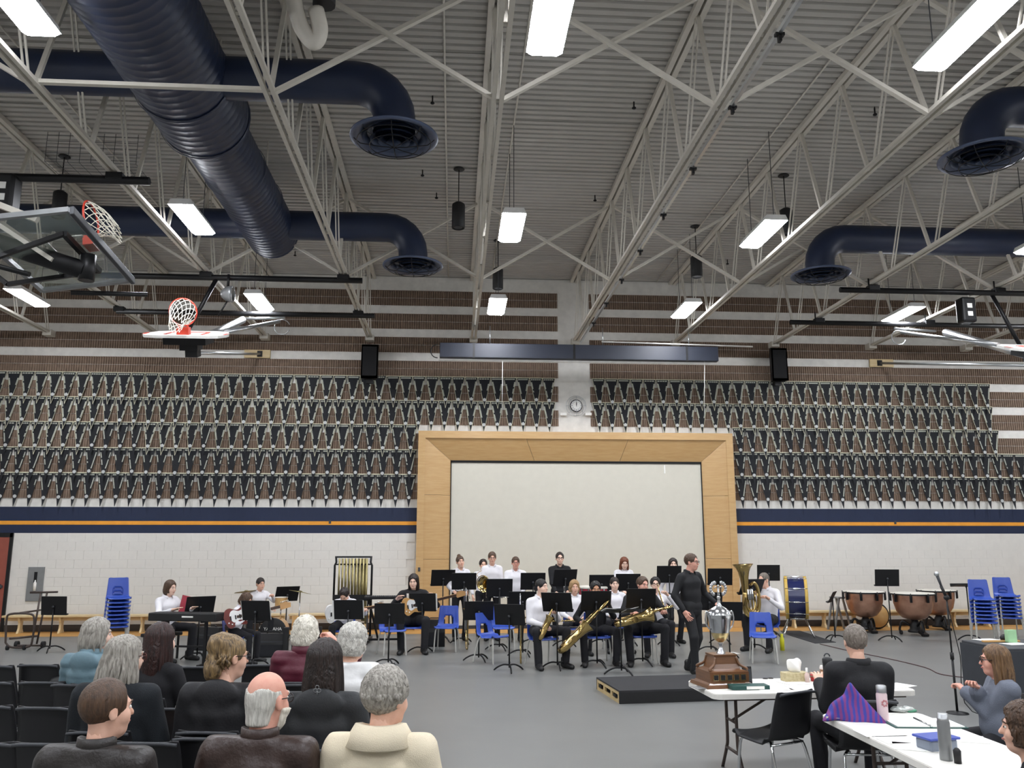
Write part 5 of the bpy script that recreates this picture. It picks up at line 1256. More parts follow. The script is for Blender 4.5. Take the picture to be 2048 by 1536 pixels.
# floor sheets, water bottle, cable
p = fl(1460, 1307); tag(MB().box((0, 0, .003), (.3, .21, .004), rot=(0, 0, .3)).build('sheet_of_paper', 'paper', loc=p), 'loose white sheet of paper on the floor behind the trophy', 'paper')
p = fl(1565, 1301); t = thing('water_bottle', 'bright yellow water bottle on the floor by the blue chair', 'bottle', p); MB().lathe([(0, 0), (.04, 0), (.042, .2), (.025, .25), (.022, .27)], 16).build('body', 'yellow_plastic', t); MB().lathe([(.024, .262), (.024, .3), (0, .302)], 14).build('cap', 'yellow_plastic', t)
pts = [fl(u, v, .006) for u, v in ((1640, 1288), (1700, 1302), (1780, 1318), (1850, 1335), (1880, 1348), (1930, 1355), (1990, 1358), (2080, 1362))]; O = pts[0].copy(); O.z = 0
tag(MB().tube([q-O for q in spline(pts, 5)], .008, 6).build('floor_cable', mat('cable_brown', '4a2f30', .6), loc=O), 'dark cable lying across the floor behind the microphone', 'cable')
# instruments on the floor
p = fl(1042, 1328); tb = trombone('brass trombone standing bell up beside the alto player chair', (p.x, p.y, .35), (PI/2, 0, 0))
# microphone stand
p = fl(1915, 1427); t = thing('microphone_stand', 'tall black microphone stand with round base', 'microphone stand', p)
MB().lathe([(0, .03), (.02, .03), (.12, .012), (.125, 0)], 26).build('base', 'black_metal', t); topp = wl(1893, 1195, p.y)-p; ml = wl(1873, 1148, p.y)-p; ml2 = wl(1882, 1172, p.y)-p
MB().tube([(0, 0, .02), (topp.x*.55, 0, topp.z*.5)], .014, 8).build('lower_tube', 'black_metal', t); MB().tube([(topp.x*.52, 0, topp.z*.48), topp], .01, 8).build('upper_tube', 'black_metal', t)
MB().tube([(topp.x*.5, 0, topp.z*.46), (topp.x*.56, 0, topp.z*.52)], .022, 10).build('clutch', 'black_plastic', t); MB().ball(topp, .035, 10).build('swivel', 'black_plastic', t)
MB().tube([topp, ml2], .018, 8).build('clip', 'black_plastic', t); MB().tube([ml2+(topp-ml2)*.3, ml], [.012, .02], 10).build('microphone_body', 'grey_dark', t); MB().ball(ml, .03, 12).build('microphone_grille', 'steel_tube', t)
cb = [topp+Vector((0, .01, 0)), wl(1900, 1230, p.y)-p, wl(1920, 1310, p.y)-p, wl(1940, 1375, p.y)-p]; cb[3].z = .02
tag(MB().tube(spline(cb+[cb[-1]+Vector((.8, -.5, -.01))], 5), .006, 6).build('microphone_cable', 'black_plastic', loc=p), 'thin black cable hanging from the microphone stand', 'cable')
# ============================================================ the band
def sz(u, v, Y, stand=False):
    p = wl(u, v, Y); return p, ((p.z-.114)/1.559 if stand else (p.z-.564)/.724)
def seated(label, u, v, Y, rz, ch=None, chlab=None, seat=.45, smin=.82, smax=1.18, **k):
    p, s = sz(u, v, Y); s = max(smin, min(smax, s)); r = person(label, (p.x, p.y), rz, seat=seat, s=s, **k)
    if ch: f = Vector((-math.sin(rz), math.cos(rz), 0)); chair(ch, p.x+f.x*.07, p.y+f.y*.07, rz, chlab)
    return r
def standing(label, u, v, Y, rz, **k):
    p, s = sz(u, v, Y, True); return person(label, (p.x, p.y), rz, s=s, **k)
WC = dict(h=.032, open=28)
A_ = 'member of the band'
r = seated('person in white shirt with brown bob seated at the keyboard', 338, 1161, 15.57, PI+.95, hair=('bob', 'hair_brown'), collar=WC, handR=(.2, .42, .86), handL=(-.2, .42, .86), hp=('flat', 'flat'), head=(.1, -.1, 0), skin='skin_light', bw=.93, fold=.005)
p = wl(330, 1262, 15.57); t = thing('keyboard_bench', 'low black bench under the keyboard player', 'bench', (p.x-.05, 15.57, 0), .95)
MB().box((0, 0, .42), (.62, .32, .06), bev=.015).build('seat', 'black_plastic', t)
for x in (-.25, .25):
    for y in (-.12, .12): MB().beam((x, y, 0), (x, y, .4), .03).build('leg', 'black_metal', t)
seated('person with brown mop of hair in white shirt holding red guitar', 474, 1183, 15.07, -PI/2-.15, 'blue', 'blue chair under the red guitar player', hair=('shag', 'hair_brown'), collar=WC, lean=.22, head=(-.1, -.25, 0), handR=(.1, .28, .74), handL=(-.25, .5, .86), hp=('relax', 'grip'), bw=.95, fold=.006)
p = wl(470, 1250, 14.92); guitar('dark red electric guitar in the lap of the seated player', (p.x+.02, 14.84, .76), (-.15, -.2, .4), 'guitar_red')
seated('drummer in white shirt with dark chin-length hair', 520, 1161, 17.62, PI+.35, hair=('lowtied', 'hair_dark'), collar=WC, seat=.5, handR=(.25, .4, .95), handL=(-.2, .4, .95), hp=('grip', 'grip'), head=(.35, -.05, 0), bw=.93)
p = wl(520, 1240, 17.62); t = thing('drum_stool', 'round black stool under the drummer', 'stool', (p.x, 17.62, 0)); MB().lathe([(0, .48), (.16, .475), (.17, .44), (.15, .42), (0, .42)], 20).build('seat', 'black_plastic', t)
b = MB(); drum_stand(b, .43); b.build('legs', 'chrome', t)
seated('person in white shirt bent over a white guitar', 692, 1166, 16.0, PI+.1, 'blue', 'blue chair under the white guitar player', hair=('sidepart', 'hair_dark'), collar=WC, lean=.3, head=(-.25, -.55, 0), handR=(.12, .3, .76), handL=(-.36, .35, .8), hp=('relax', 'grip'), fold=.006)
p = wl(672, 1248, 15.55); guitar('white electric guitar in the lap of the bent player', (p.x-.02, 15.55, .76), (.25, -.12, .45), 'guitar_white')
seated('person in black hooded top with long dark hair holding a bass', 828, 1148, 16.47, PI+.05, 'blue', 'blue chair under the bass player in black', hair=('long', 'hair_dark'), top='hoodie_black', topname='hooded_top', hood=True, head=(-.15, -.2, 0), handR=(.3, .25, .95), handL=(-.35, .3, 1.0), hp=('relax', 'grip'), bw=1.1, skin='skin_light')
p = wl(845, 1222, 16.12); guitar('tan bass guitar held by the long-haired player', (p.x-.2, 16.14, .84), (.1, -.2, .3), 'guitar_tan', bass=True)
standing('standing person in white shirt with hair in a top bun', 921, 1112, 18.02, PI+.1, hair=('bun', 'hair_brown'), collar=WC, head=(.2, .05, .1), handR=(.15, .25, 1.0), handL=(-.12, .28, 1.0), hp=('grip', 'grip'), bw=.9, jaw=.95)
standing('standing person in white shirt and glasses with hair tied back', 984, 1104, 18.07, PI, hair=('lowtied', 'hair_brown'), collar=WC, glasses='frame_red', handR=(.1, .3, 1.08), handL=(-.1, .3, 1.05), hp=('grip', 'grip'), bw=.9, jaw=.95, head=(.05, -.05, 0))
standing('dark-haired person hidden behind the player with glasses', 966, 1119, 18.92, PI+.15, hair=('short', 'hair_dark'), collar=WC, bw=.95)
standing('smiling standing person in white shirt with glasses', 1031, 1114, 17.72, PI, hair=('tied', 'hair_brown'), collar=WC, glasses='frame_red', skin='skin_pink', handR=(.1, .3, 1.0), handL=(-.1, .3, .98), hp=('relax', 'relax'), bw=1.02)
standing('tall standing person in black with dark glasses', 1119, 1105, 17.92, PI, hair=('neat', 'hair_dark'), top='cloth_black', glasses='frame_dark', skin='skin_light', handR=(.12, .32, .98), handL=(-.12, .34, 1.0), hp=('grip', 'grip'), collar=dict(h=.03, open=20), jaw=.95)
seated('alto saxophone player in white shirt with black hair', 1081, 1159, 14.47, PI+.3, 'blue', 'blue chair under the alto saxophone player', hair=('lowtied', 'hair_black'), collar=WC, head=(.5, .05, 0), handR=(.08, .3, .66), handL=(-.12, .32, .86), hp=('grip', 'grip'), skin='skin_light', bw=1.0, fold=.006, knees=.14, vox=.018)
p = wl(1094, 1241, 14.07); sax('brass alto saxophone resting on the lap of its player', (p.x, 14.04, p.z), (.22, -.45, PI))
seated('person with shaggy blond hair half hidden behind a stand', 1148, 1161, 16.02, PI, 'blue', 'blue chair under the blond shaggy-haired player', hair=('shag', 'hair_blond'), collar=WC, bw=.95, head=(.05, -.05, 0))
p = wl(1140, 1240, 15.62); trombone('brass trombone held low behind the slanted saxophone', (p.x-.1, 15.47, p.z), (.05, 0, PI+1.2))
seated('dark-haired person in black playing the slanted baritone saxophone', 1190, 1163, 14.67, PI, 'blue', 'blue chair under the slanted saxophone player', hair=('sidepart', 'hair_black'), top='cloth_black', skin='skin_tan', handR=(.28, .22, .68), handL=(-.15, .35, .92), hp=('relax', 'grip'), head=(0, -.15, 0), knees=.17, vox=.018)
p = wl(1163, 1254, 14.12); sax('brass baritone saxophone slanting across its player knees', (p.x, 14.07, p.z), (.1, -.82, PI), bari=True)
seated('smiling person in white shirt between the two saxophone players', 1228, 1155, 16.32, PI, 'blue', 'blue chair between the two saxophone players', hair=('tied', 'hair_dark'), collar=WC, bw=.92, skin='skin_light')
standing('standing person with long red hair looking down', 1247, 1114, 18.22, PI, hair=('long', 'hair_auburn'), collar=WC, head=(0, -.3, 0), bw=.92, skin='skin_light', handR=(.1, .3, 1.0), handL=(-.1, .3, 1.0))
seated('broad person in dark top playing the level baritone saxophone', 1281, 1154, 14.72, PI-.05, 'blue', 'blue chair under the level saxophone player', hair=('short', 'hair_brown'), top='black_coat', skin='skin_pink', bw=1.2, head=(.45, -.1, -.1), handR=(.22, .34, .82), handL=(-.34, .3, .84), hp=('grip', 'grip'), knees=.18, jaw=1.12, vox=.018, belly=.03)
p = wl(1282, 1231, 14.22); sax('brass baritone saxophone held level across its player lap', (p.x, 14.22, p.z), (.3, -1.33, PI), bari=True)
seated('person in white shirt with dark wavy hair and glasses', 1310, 1155, 15.72, PI-.15, 'blue', 'blue chair under the wavy-haired player with glasses', hair=('sidepart', 'hair_black'), collar=WC, glasses='frame_dark', skin='skin_light', handR=(.12, .3, 1.0), handL=(-.2, .28, 1.05), hp=('grip', 'grip'), bw=1.0)
p = wl(1325, 1205, 15.32); trumpet('brass trumpet held upright by the wavy-haired player', (p.x, 15.32, p.z), (-1.2, .2, PI), mt='brass')
standing('standing person in white shirt with long dark hair behind man in black', 1345, 1117, 17.32, PI+.1, hair=('long', 'hair_dark'), collar=WC, head=(-.2, 0, 0), bw=.95, skin='skin_light')
cp_ = fl(1387, 1347)
person('man in black suit with glasses striding beside the silver cup', (cp_.x, cp_.y), PI+.55, s=1.09, hair=('neat', 'hair_brown'), top='suit_black', bottom='suit_black', topname='jacket', glasses='frame_dark', skin='skin_pink', collar=dict(h=.035, open=35), head=(.35, -.05, 0), handR=(.26, .1, .95), handL=(-.34, .22, 1.05), fold=.005, vox=.017, ankles=((.09, .12, .09), (-.08, -.14, .1)), toplen=-.16, bw=1.05, jaw=1.05)
seated('tuba player in white shirt with cropped grey-brown hair', 1530, 1146, 16.27, PI-.75, 'blue', 'blue chair under the tuba player', hair=('buzz', 'hair_ash'), collar=WC, handR=(.12, .36, 1.0), handL=(-.2, .36, .95), hp=('grip', 'grip'), head=(-.35, -.1, 0), fold=.006, bw=1.05)
p = wl(1494, 1212, 15.92); tuba('big brass tuba standing in the lap of its player', (p.x+.02, 15.82, .76), (.0, .06, PI+.15), k=.9)
p = wl(966, 1168, 17.62); horn('brass french horn held by the standing player with glasses', (p.x, 17.62, p.z), (0, 0, -.6))
p = wl(998, 1190, 17.67); trumpet('silver trumpet held level beside the french horn', (p.x, 17.62, p.z), (0, .1, PI/2-.2))
p = wl(1128, 1182, 17.57); trumpet('silver trumpet held upright by the tall player in black', (p.x, 17.54, p.z), (-1.35, 0, PI))
p = wl(938, 1185, 17.67); trumpet('silver trumpet held by the player with the hair bun', (p.x, 17.67, p.z), (-1.2, .1, PI))
p = fl(940, 1300); trombone('brass trombone resting upright between chairs and the bun player', (wl(936, 1240, p.y).x, p.y, .35), (PI/2, 0, .3))
p = wl(1188, 1182, 17.3); t = thing('parade_drum', 'red drum with pale tension rods behind the dark-haired saxophone player', 'drum', (p.x, 17.3, 0))
MB().lathe([(.3, p.z-.2), (.3, p.z+.06)], 28).build('shell', 'folder_red', t); MB().lathe([(.3, p.z+.05), (.315, p.z+.06), (.315, p.z+.09), (.3, p.z+.1), (0, p.z+.1)], 28).build('drum_head', 'drum_skin', t)
for k in range(12):
    a = k*PI/6; MB().beam((.312*math.cos(a), .312*math.sin(a), p.z-.18), (.312*math.cos(a), .312*math.sin(a), p.z+.06), .03).build('tension_rod', 'silver', t)
b = MB(); drum_stand(b, p.z-.18); b.build('stand', 'chrome', t)
# ============================================================ audience and judges
VX = .0135
seated('woman in pale teal puffer jacket with grey bob', 190, 1242, 7.9, -.25, 'black', 'black chair under the woman in teal', hair=('bobwide', 'hair_grey'), top='teal_puff', topname='jacket', quilt=.006, hood=True, head=(-.9, 0, 0), skin='skin_light', headk=1.08, vox=VX, gap=.012, bw=1.05, collar=dict(h=.05, open=30, r=(.07, .08)), seat=.44)
seated('woman in black with long dark reddish hair', 318, 1254, 7.2, -.2, 'black', 'black chair under the dark reddish-haired woman', hair=('longback', 'hair_redblack'), top='cloth_black', topname='sweater', head=(-.35, 0, 0), skin='skin_light', headk=1.08, vox=VX, bw=.95)
seated('woman in dark fleece with long grey-streaked hair', 243, 1281, 6.05, -.1, 'black', 'black chair under the grey-streaked woman', hair=('longwide', 'hair_grey'), top='fleece_dark', topname='fleece', head=(-.6, -.05, 0), glasses='frame_red', skin='skin_light', headk=1.08, vox=VX, bw=1.12, gap=.012)
seated('woman in dark hooded coat with blond-brown hair pinned up', 452, 1280, 6.0, -.15, 'black', 'black chair under the pinned-up hair woman', hair=('updo', 'hair_mix'), top='black_coat', topname='coat', hood=True, head=(-.75, -.05, 0), glasses='frame_dark', skin='skin_fair', headk=1.08, vox=VX, gap=.015, bw=1.05, fold=.007)
seated('person in maroon puffer jacket with white hair raising a phone', 610, 1240, 7.9, -.1, 'black', 'black chair under the maroon jacket', hair=('cropcurl', 'hair_white'), top='maroon_puff', topname='jacket', quilt=.006, head=(-.3, 0, 0), handR=(.2, .28, 1.12), handL=(-.1, .3, .7), hp=('grip', 'relax'), skin='skin_pink', headk=1.08, vox=VX, gap=.015, bw=1.08, collar=dict(h=.05, open=30, r=(.072, .08)), poleR=(1, 0, -.6))
p = wl(636, 1270, 8.25); tag(MB().box((0, 0, 0), (.075, .012, .15), bev=.004).build('phone', 'black_plastic', loc=(p.x, 8.25, p.z), rot=(0, .0, -.2)), 'black phone held up by the maroon jacket', 'phone')
seated('woman in white quilted vest with grey wavy hair', 702, 1255, 7.1, -.1, 'black', 'black chair under the white vest', hair=('cropcurl', 'hair_silver'), top='vest_white', topname='vest', quilt=.004, head=(-.5, -.1, 0), glasses='frame_dark', skin='skin_fair', headk=1.08, vox=VX, gap=.012, bw=1.02)
seated('woman in charcoal hooded shell with long dark hair', 648, 1289, 5.5, -.05, None, None, hair=('longback', 'hair_dark'), top='charcoal_shell', topname='jacket', hood=True, head=(-.15, 0, 0), skin='skin_light', headk=1.08, vox=VX, gap=.01, bw=1.0, fold=.005)
pp = wl(648, 1289, 5.5); chair('black', pp.x, 5.55, -.05, 'navy blue chair under the charcoal hooded jacket', shellmat='chair_navy')
q = wl(647, 1379, 5.34); b = MB()
for a in (90, 210, 330): b.tube([(.013*math.cos(R(a))+.011*math.cos(R(t)), 0, .013*math.sin(R(a))+.011*math.sin(R(t))) for t in range(0, 360, 30)], .0022, 4, closed=True)
b.tube([(0, 0, -.01), (0, 0, -.04)], .003, 4)
lg = b.build('jacket_logo', 'stainless', loc=(0, 0, 0))
root = [o for o in COL.objects if o.get('label') == 'woman in charcoal hooded shell with long dark hair'][0]
tp_ = [c for c in root.children if c.name.startswith('jacket')][0]; lg.parent = tp_; lg.location = (.0, -.155, q.z-.0); lg.rotation_euler = (.15, 0, 0)
seated('man in dark leather jacket with short thinning brown hair', 205, 1374, 4.4, -.15, 'black', 'black chair under the man with thinning brown hair', hair=('receding', 'hair_brown'), top='leather_dark', topname='jacket', head=(-.65, 0, 0), skin='skin_fair', vox=.012, gap=.015, bw=1.12, fold=.009, collar=dict(h=.045, open=45, r=(.07, .076), flare=-.012), smin=.9, smax=1.2, headk=1.1)
seated('bald man with white beard and brown leather jacket', 527, 1356, 4.45, -.1, 'black', 'black chair under the bald man', hair=('balding', 'hair_silver'), top='leather_brown', topname='jacket', head=(-.45, -.05, 0), beard='hair_white', glasses='frame_dark', skin='skin_pink', vox=.012, gap=.015, bw=1.1, fold=.009, collar=dict(h=.045, open=45, r=(.07, .076), flare=-.012), smin=.9, smax=1.2, headk=1.1)
seated('woman in cream wool coat with short grey hair', 765, 1351, 4.45, -.1, 'black', 'black chair under the cream coat', hair=('pixie', 'hair_grey'), top='cream_wool', topname='coat', head=(-.6, -.05, 0), skin='skin_fair', vox=.012, gap=.018, bw=1.02, fold=.006, collar=dict(h=.05, open=40, r=(.078, .086), flare=.06), smin=.9, smax=1.2, headk=1.1)
root = [o for o in COL.objects if str(o.get('label')).startswith('woman in cream')][0]
b = MB(); b.tube([(.095*math.cos(t), .0+.09*math.sin(t)-.005, .0) for t in [2*PI*i/24 for i in range(24)]], .022, 8, closed=True)
sc_ = b.build('scarf', 'pink_scarf'); sc_.parent = root; hz = [c for c in root.children if c.name.startswith('body')][0]
sc_.location = (0, 0, .45+.095*1.0+.47*1.0)
# empty black chairs
seen = [(-8, 1334, 'end chair of the front row by the floor'), (82, 1332, 'second chair of the front row beside the handbag'), (-14, 1367, 'end chair of the second row'), (90, 1367, 'second chair of the second row'), (192, 1372, 'second-row chair behind the woman in teal'), (-22, 1415, 'end chair of the third row'), (95, 1418, 'third-row chair beside the grey-streaked woman'), (-28, 1490, 'end chair of the row with the leather jackets ahead'), (95, 1491, 'fourth-row chair before the thinning-haired man'), (300, 1489, 'fourth-row chair beside the thinning-haired man'), (345, 1420, 'third-row chair between grey-streaked and pinned-up women'), (528, 1332, 'front-row chair before the bald man, beside the maroon jacket'), (400, 1336, 'front-row chair before the pinned-up hair woman'), (600, 1372, 'second-row chair behind the maroon jacket'), (752, 1330, 'front-row chair at the aisle beside the white vest'), (420, 1480, 'fourth-row chair ahead of the bald man')]
for u, v, lab in seen:
    p = fl(u, v, .81); chair('black', p.x, p.y+.29, -.12 if u < 500 else -.05, 'empty black chair, '+lab, 'empty black audience chairs')
p = fl(140, 1345, .5); t = thing('handbag', 'black soft handbag on the chair beside the woman in teal', 'bag', (wl(135, 1330, 8.75).x, 8.95, .46)); V, Fc = nets(lambda P: rbox(P, (0, 0, .12), (.17, .07, .08), .04)+wob(P, .008), (-.25, -.15, 0), (.25, .15, .26), .02)
put('bag_body', npmesh('bag_body', V, Fc, 'black_plastic'), t); MB().tube(spline([(-.12, 0, .22), (-.08, 0, .32), (.08, 0, .32), (.12, 0, .22)], 5), .01, 6).build('strap', 'black_plastic', t)
# judges' tables
folding_table('white folding table carrying the silver trophy', (3.12, 7.75, 0), .04); T1 = .74
folding_table('white folding table with striped bag and flasks', (3.14, 5.58, 0), PI/2-.01)
t = thing('covered_table', 'dark cloth covered table beside the stacked blue chairs', 'table', (7.68, 10.6, 0), .03)
b = MB(); b.box((0, 0, .72), (2.0, .9, .04), bev=.01); b.build('tabletop', 'grey_dark', t); MB().box((0, -.46, .36), (2.02, .015, .7)).build('cloth', cloth('cloth_slate', '34373c'), t); MB().box((-1.01, 0, .36), (.015, .92, .7)).build('cloth', 'cloth_slate', t)
# chairs at the tables
chair('black', 2.66, 7.2, .45, 'empty black chair pulled up to the trophy table'); 
seated('judge in black suit with short grey-brown hair seen from behind', 1711, 1252, 6.75, -.12, 'black', 'black chair under the judge in black suit', hair=('neat', 'hair_ash'), top='suit_black', topname='jacket', handR=(.2, .36, .86), handL=(-.2, .36, .86), skin='skin_fair', vox=VX, gap=.01, bw=1.0, fold=.005, poleR=(.15, -.4, -1), poleL=(-.15, -.4, -1), collar=dict(h=.03, open=30, r=(.066, .07)))
seated('woman in grey sweater with long brown hair and glasses', 1995, 1292, 6.6, PI/2-.3, 'black', 'black chair under the woman in grey sweater', hair=('longback', 'hair_long_brown'), top='grey_sweater', topname='sweater', head=(-.1, 0, 0), glasses='frame_dark', skin='skin_pink', vox=VX, bw=1.12, gap=.012, handR=(-.06, .2, .88), handL=(.08, .24, .84), hp=('grip', 'grip'), belly=.02)
seated('person in dark top with reddish brown hair at the table end', 2058, 1397, 4.2, PI/2-.6, 'black', 'black chair under the reddish brown haired person', hair=('shag', 'hair_brown'), top='fleece_dark', topname='sweater', skin='skin_fair', vox=.015, bw=1.05, seat=.42)
chair('black', 3.8, 5.72, .08, 'empty black chair beside the steel flask')
# trophy
p = wl(1425, 1340, 7.8); t = thing('trophy', 'tall silver cup on a stepped wooden plaque base', 'trophy', (2.44, 7.8, T1), .12)
t.scale = (.92, .92, .96)
def pyr(b, z0, z1, a0, a1):
    vs = [(sx*a, sy*a*.86, z) for z, a in ((z0, a0), (z1, a1)) for sx, sy in ((-1, -1), (1, -1), (1, 1), (-1, 1))]; b.add(vs, [(3, 2, 1, 0), (4, 5, 6, 7)]+[(i, (i+1) % 4, 4+(i+1) % 4, 4+i) for i in range(4)], smooth=False)
bs_ = MB(); pyr(bs_, 0, .03, .25, .24); pyr(bs_, .03, .045, .22, .2); pyr(bs_, .045, .14, .2, .2); pyr(bs_, .14, .16, .2, .14); pyr(bs_, .16, .2, .14, .125); pyr(bs_, .2, .27, .125, .11); pyr(bs_, .27, .285, .12, .12); base = bs_.build('base', 'trophy_wood', t)
for i in range(5): pl = MB().box((-.14+.07*i, -.176, .092), (.055, .008, .055)).build('plaque', 'gold_trim', base); 
for i in range(5): MB().box((-.14+.07*i, -.181, .092), (.042, .004, .042)).build('plaque_face', 'black_plastic', base)
for s in (-1, 1):
    for y in (-1, 1): MB().tube(spline([(s*.11, y*.1, .26), (s*.13, y*.115, .2), (s*.19, y*.15, .165), (s*.185, y*.15, .15)], 4), .013, 8).build('scroll', 'trophy_wood', base)
MB().lathe([(.045, .285), (.042, .295), (.022, .33), (.015, .36), (.025, .375), (.018, .39)], 24).build('foot', 'silver', t)
MB().lathe([(.02, .385), (.06, .41), (.082, .45), (.088, .47), (.09, .475)], 28).build('cup_bottom', 'gold_trim', t)
MB().lathe([(.088, .47), (.1, .52), (.112, .6), (.118, .63), (.122, .635), (.122, .645), (.116, .65)], 28).build('cup', 'silver', t)
MB().lathe([(.118, .648), (.105, .675), (.07, .7), (.03, .72), (.018, .74), (.014, .78), (.02, .8), (.012, .815)], 28).build('lid', 'silver', t)
for s in (-1, 1): MB().tube(spline([(s*.1, 0, .5), (s*.135, 0, .54), (s*.15, 0, .6), (s*.14, 0, .66), (s*.125, 0, .67), (s*.118, 0, .64)], 5), .008, 8).build('handle', 'silver', t)
b = MB(); b.ball((0, 0, .87), (.012, .01, .03), 10); b.ball((0, 0, .905), .012, 10); b.tube([(0, 0, .82), (0, 0, .87)], [.014, .01], 8)
for s in (-1, 1): b.tube([(s*.008, 0, .885), (s*.03, 0, .9), (s*.045, 0, .88)], .005, 6)
b.build('winged_figure', 'silver', t)
for s in (-1, 1):
    b = MB()
    for k in range(7): a = R(-65+25*k); c0 = Vector((s*(.03+.05*math.cos(a)), 0, .88+.055*math.sin(a))); b.ball(c0, (.018, .006, .02), 8)
    b.build('laurel', 'silver', t)
# things on the tables
def onp(u, v, z=T1): return fl(u, v, z)
def sheet(u, v, w, h, rz, lab, z=T1, mt='paper', dz=.0015, name='paper_sheet', cat='paper'):
    p = onp(u, v, z); tag(MB().box((0, 0, dz), (w, h, .003)).build(name, mt, loc=(p.x, p.y, z+.001), rot=(0, 0, rz)), lab, cat)
sheet(1545, 1377, .3, .22, .1, 'white paper sheet on the trophy table before the empty chair'); sheet(1612, 1376, .32, .24, -.15, 'white score sheet under the tissue box'); sheet(1590, 1366, .25, .2, .3, 'white paper sheet beside the phone stand'); sheet(1795, 1372, .28, .2, .5, 'white paper sheet beyond the judge in black')
sheet(1415, 1375, .26, .16, .1, 'clear folder corner in front of the trophy base', mt='stainless', name='clear_folder', cat='folder')
p = onp(1497, 1378); tag(MB().box((0, 0, .02), (.34, .13, .035), bev=.004).build('binder', mat('binder_green', '1e4a45', .5), loc=p, rot=(0, 0, .03)), 'dark green binder in front of the trophy', 'binder'); o = COL.objects['binder']; MB().box((.04, -.066, .02), (.16, .003, .025)).build('spine_label', 'paper', o)
p = onp(1495, 1367); t = thing('phone', 'black phone propped upright beside the trophy', 'phone', p, -.15); MB().box((0, 0, .075), (.085, .012, .15), rot=(-.15, 0, 0), bev=.005).build('body', 'black_plastic', t); MB().box((0, -.009, .075), (.07, .002, .11), rot=(-.15, 0, 0)).build('screen', mat('screen_grey', '3c4144', .3), t)
p = onp(1590, 1362); t = thing('tissue_box', 'patterned beige tissue box with white tissue', 'tissue box', p, .05); MB().box((0, 0, .04), (.23, .12, .08), bev=.005).build('box', mat('tissue_pattern', 'b5a67c', .7, col2='d2c6a0', vs=45), t)
V, Fc = nets(lambda P: el(P, (0, 0, .13), (.075, .03, .075))+wob(P, .012, 40), (-.1, -.06, .06), (.1, .06, .23), .009); put('tissue', npmesh('tissue', V, Fc, 'paper'), t)
p = onp(1612, 1364); t = thing('lotion_bottle', 'small clear pink lotion bottle beside the tissue box', 'bottle', (p.x, p.y-.03, T1)); MB().lathe([(0, 0), (.02, 0), (.022, .07), (.008, .09), (.008, .1)], 14).build('body', mat('lotion', 'd9c0b8', .3), t); MB().lathe([(.011, .095), (.011, .13), (0, .131)], 10).build('cap', 'white_plastic', t)
p = onp(1634, 1362); t = thing('tin', 'round red sweets tin beside the coffee cup', 'tin', p); MB().lathe([(0, 0), (.055, 0), (.06, .045), (.058, .06), (0, .062)], 22).build('body', mat('tin_red', 'c02430', .35), t); MB().lathe([(.061, .04), (.063, .045), (.061, .05)], 22).build('rim', 'silver', t)
p = onp(1650, 1360); t = thing('coffee_cup', 'white paper coffee cup with lid next to the judge', 'cup', p); MB().lathe([(0, 0), (.03, 0), (.041, .1)], 20).build('cup', mat('cup_brown', 'a98a68', .7), t); MB().lathe([(.043, .098), (.044, .11), (.038, .125), (.036, .13), (0, .128)], 20).build('lid', 'white_plastic', t)
p = onp(1536, 1358); t = thing('reading_glasses', 'folded reading glasses lying on the trophy table', 'glasses', p, .2)
for s in (-1, 1): MB().tube(arc((s*.03, 0, .006), .022, 0, 350, 16, 'xy'), .003, 5, closed=True).build('rim', 'frame_dark', t)
MB().tube([(-.05, .01, .006), (.05, .015, .006)], .003, 5).build('temple', 'frame_dark', t)
p = fl(1687, 1310, .95); t = thing('travel_mug', 'black travel mug in front of the judge in black', 'mug', (wl(1680, 1330, 7.3).x, 7.55, T1)); MB().lathe([(0, 0), (.038, 0), (.042, .2), (.04, .22)], 20).build('body', 'black_plastic', t); MB().lathe([(.043, .215), (.043, .25), (.03, .262), (0, .26)], 20).build('lid', 'black_plastic', t); MB().tube(arc((0, 0, .27), .025, 0, 180, 8), .006, 6).build('loop', 'grey_dark', t)
# second table
p = onp(1712, 1443); t = thing('striped_bag', 'purple and blue striped woven bag slumped on the table', 'bag', (p.x, p.y+.05, T1), -.25)
m = mat('bag_stripe', '3a3f9a', .8, kind='wave', col2='7a3a7c', vs=7, stretch=(1.2, .3, 1.2))
V, Fc = nets(lambda P: smx(np.maximum(np.abs(P[:, 0]+.12*(P[:, 2]-.1)/.1*0)*1.0-(.2-P[:, 2]*.82), -P[:, 2])-.01, np.abs(P[:, 1])-.075+.2*P[:, 2], .03)+wob(P, .012, 20), (-.28, -.14, -.02), (.28, .14, .3), .012); put('bag_body', npmesh('bag_body', V, Fc, m), t)
MB().tube([(-.19, -.05, .02), (.19, -.05, .02)], .008, 6).build('seam', 'pennant_trim', t)
p = onp(1767, 1443); t = thing('pink_bottle', 'pale pink metal bottle with flower print and steel lid', 'bottle', p); MB().lathe([(0, 0), (.036, 0), (.038, .02), (.038, .185), (.033, .2)], 24).build('body', mat('pale_pink', 'd8c2c4', .4), t); MB().lathe([(.036, .2), (.036, .245), (.03, .25), (0, .25)], 24).build('lid', 'steel_tube', t)
b = MB()
for k in range(7): a = R(k*51); b.ball((.018*math.cos(a), -.038, .13+.018*math.sin(a)), (.008, .003, .008), 6)
b.build('flower_print', mat('print_pink', 'b9787c', .6), t)
p = onp(1893, 1520); t = thing('steel_flask', 'brushed steel vacuum flask on the striped bag table', 'flask', p); MB().lathe([(0, 0), (.035, 0), (.036, .01), (.036, .21), (.032, .225)], 24).build('body', 'stainless', t); MB().lathe([(.033, .222), (.033, .24), (.03, .242), (.03, .262), (.026, .265), (0, .265)], 20).build('stopper', 'steel_tube', t)
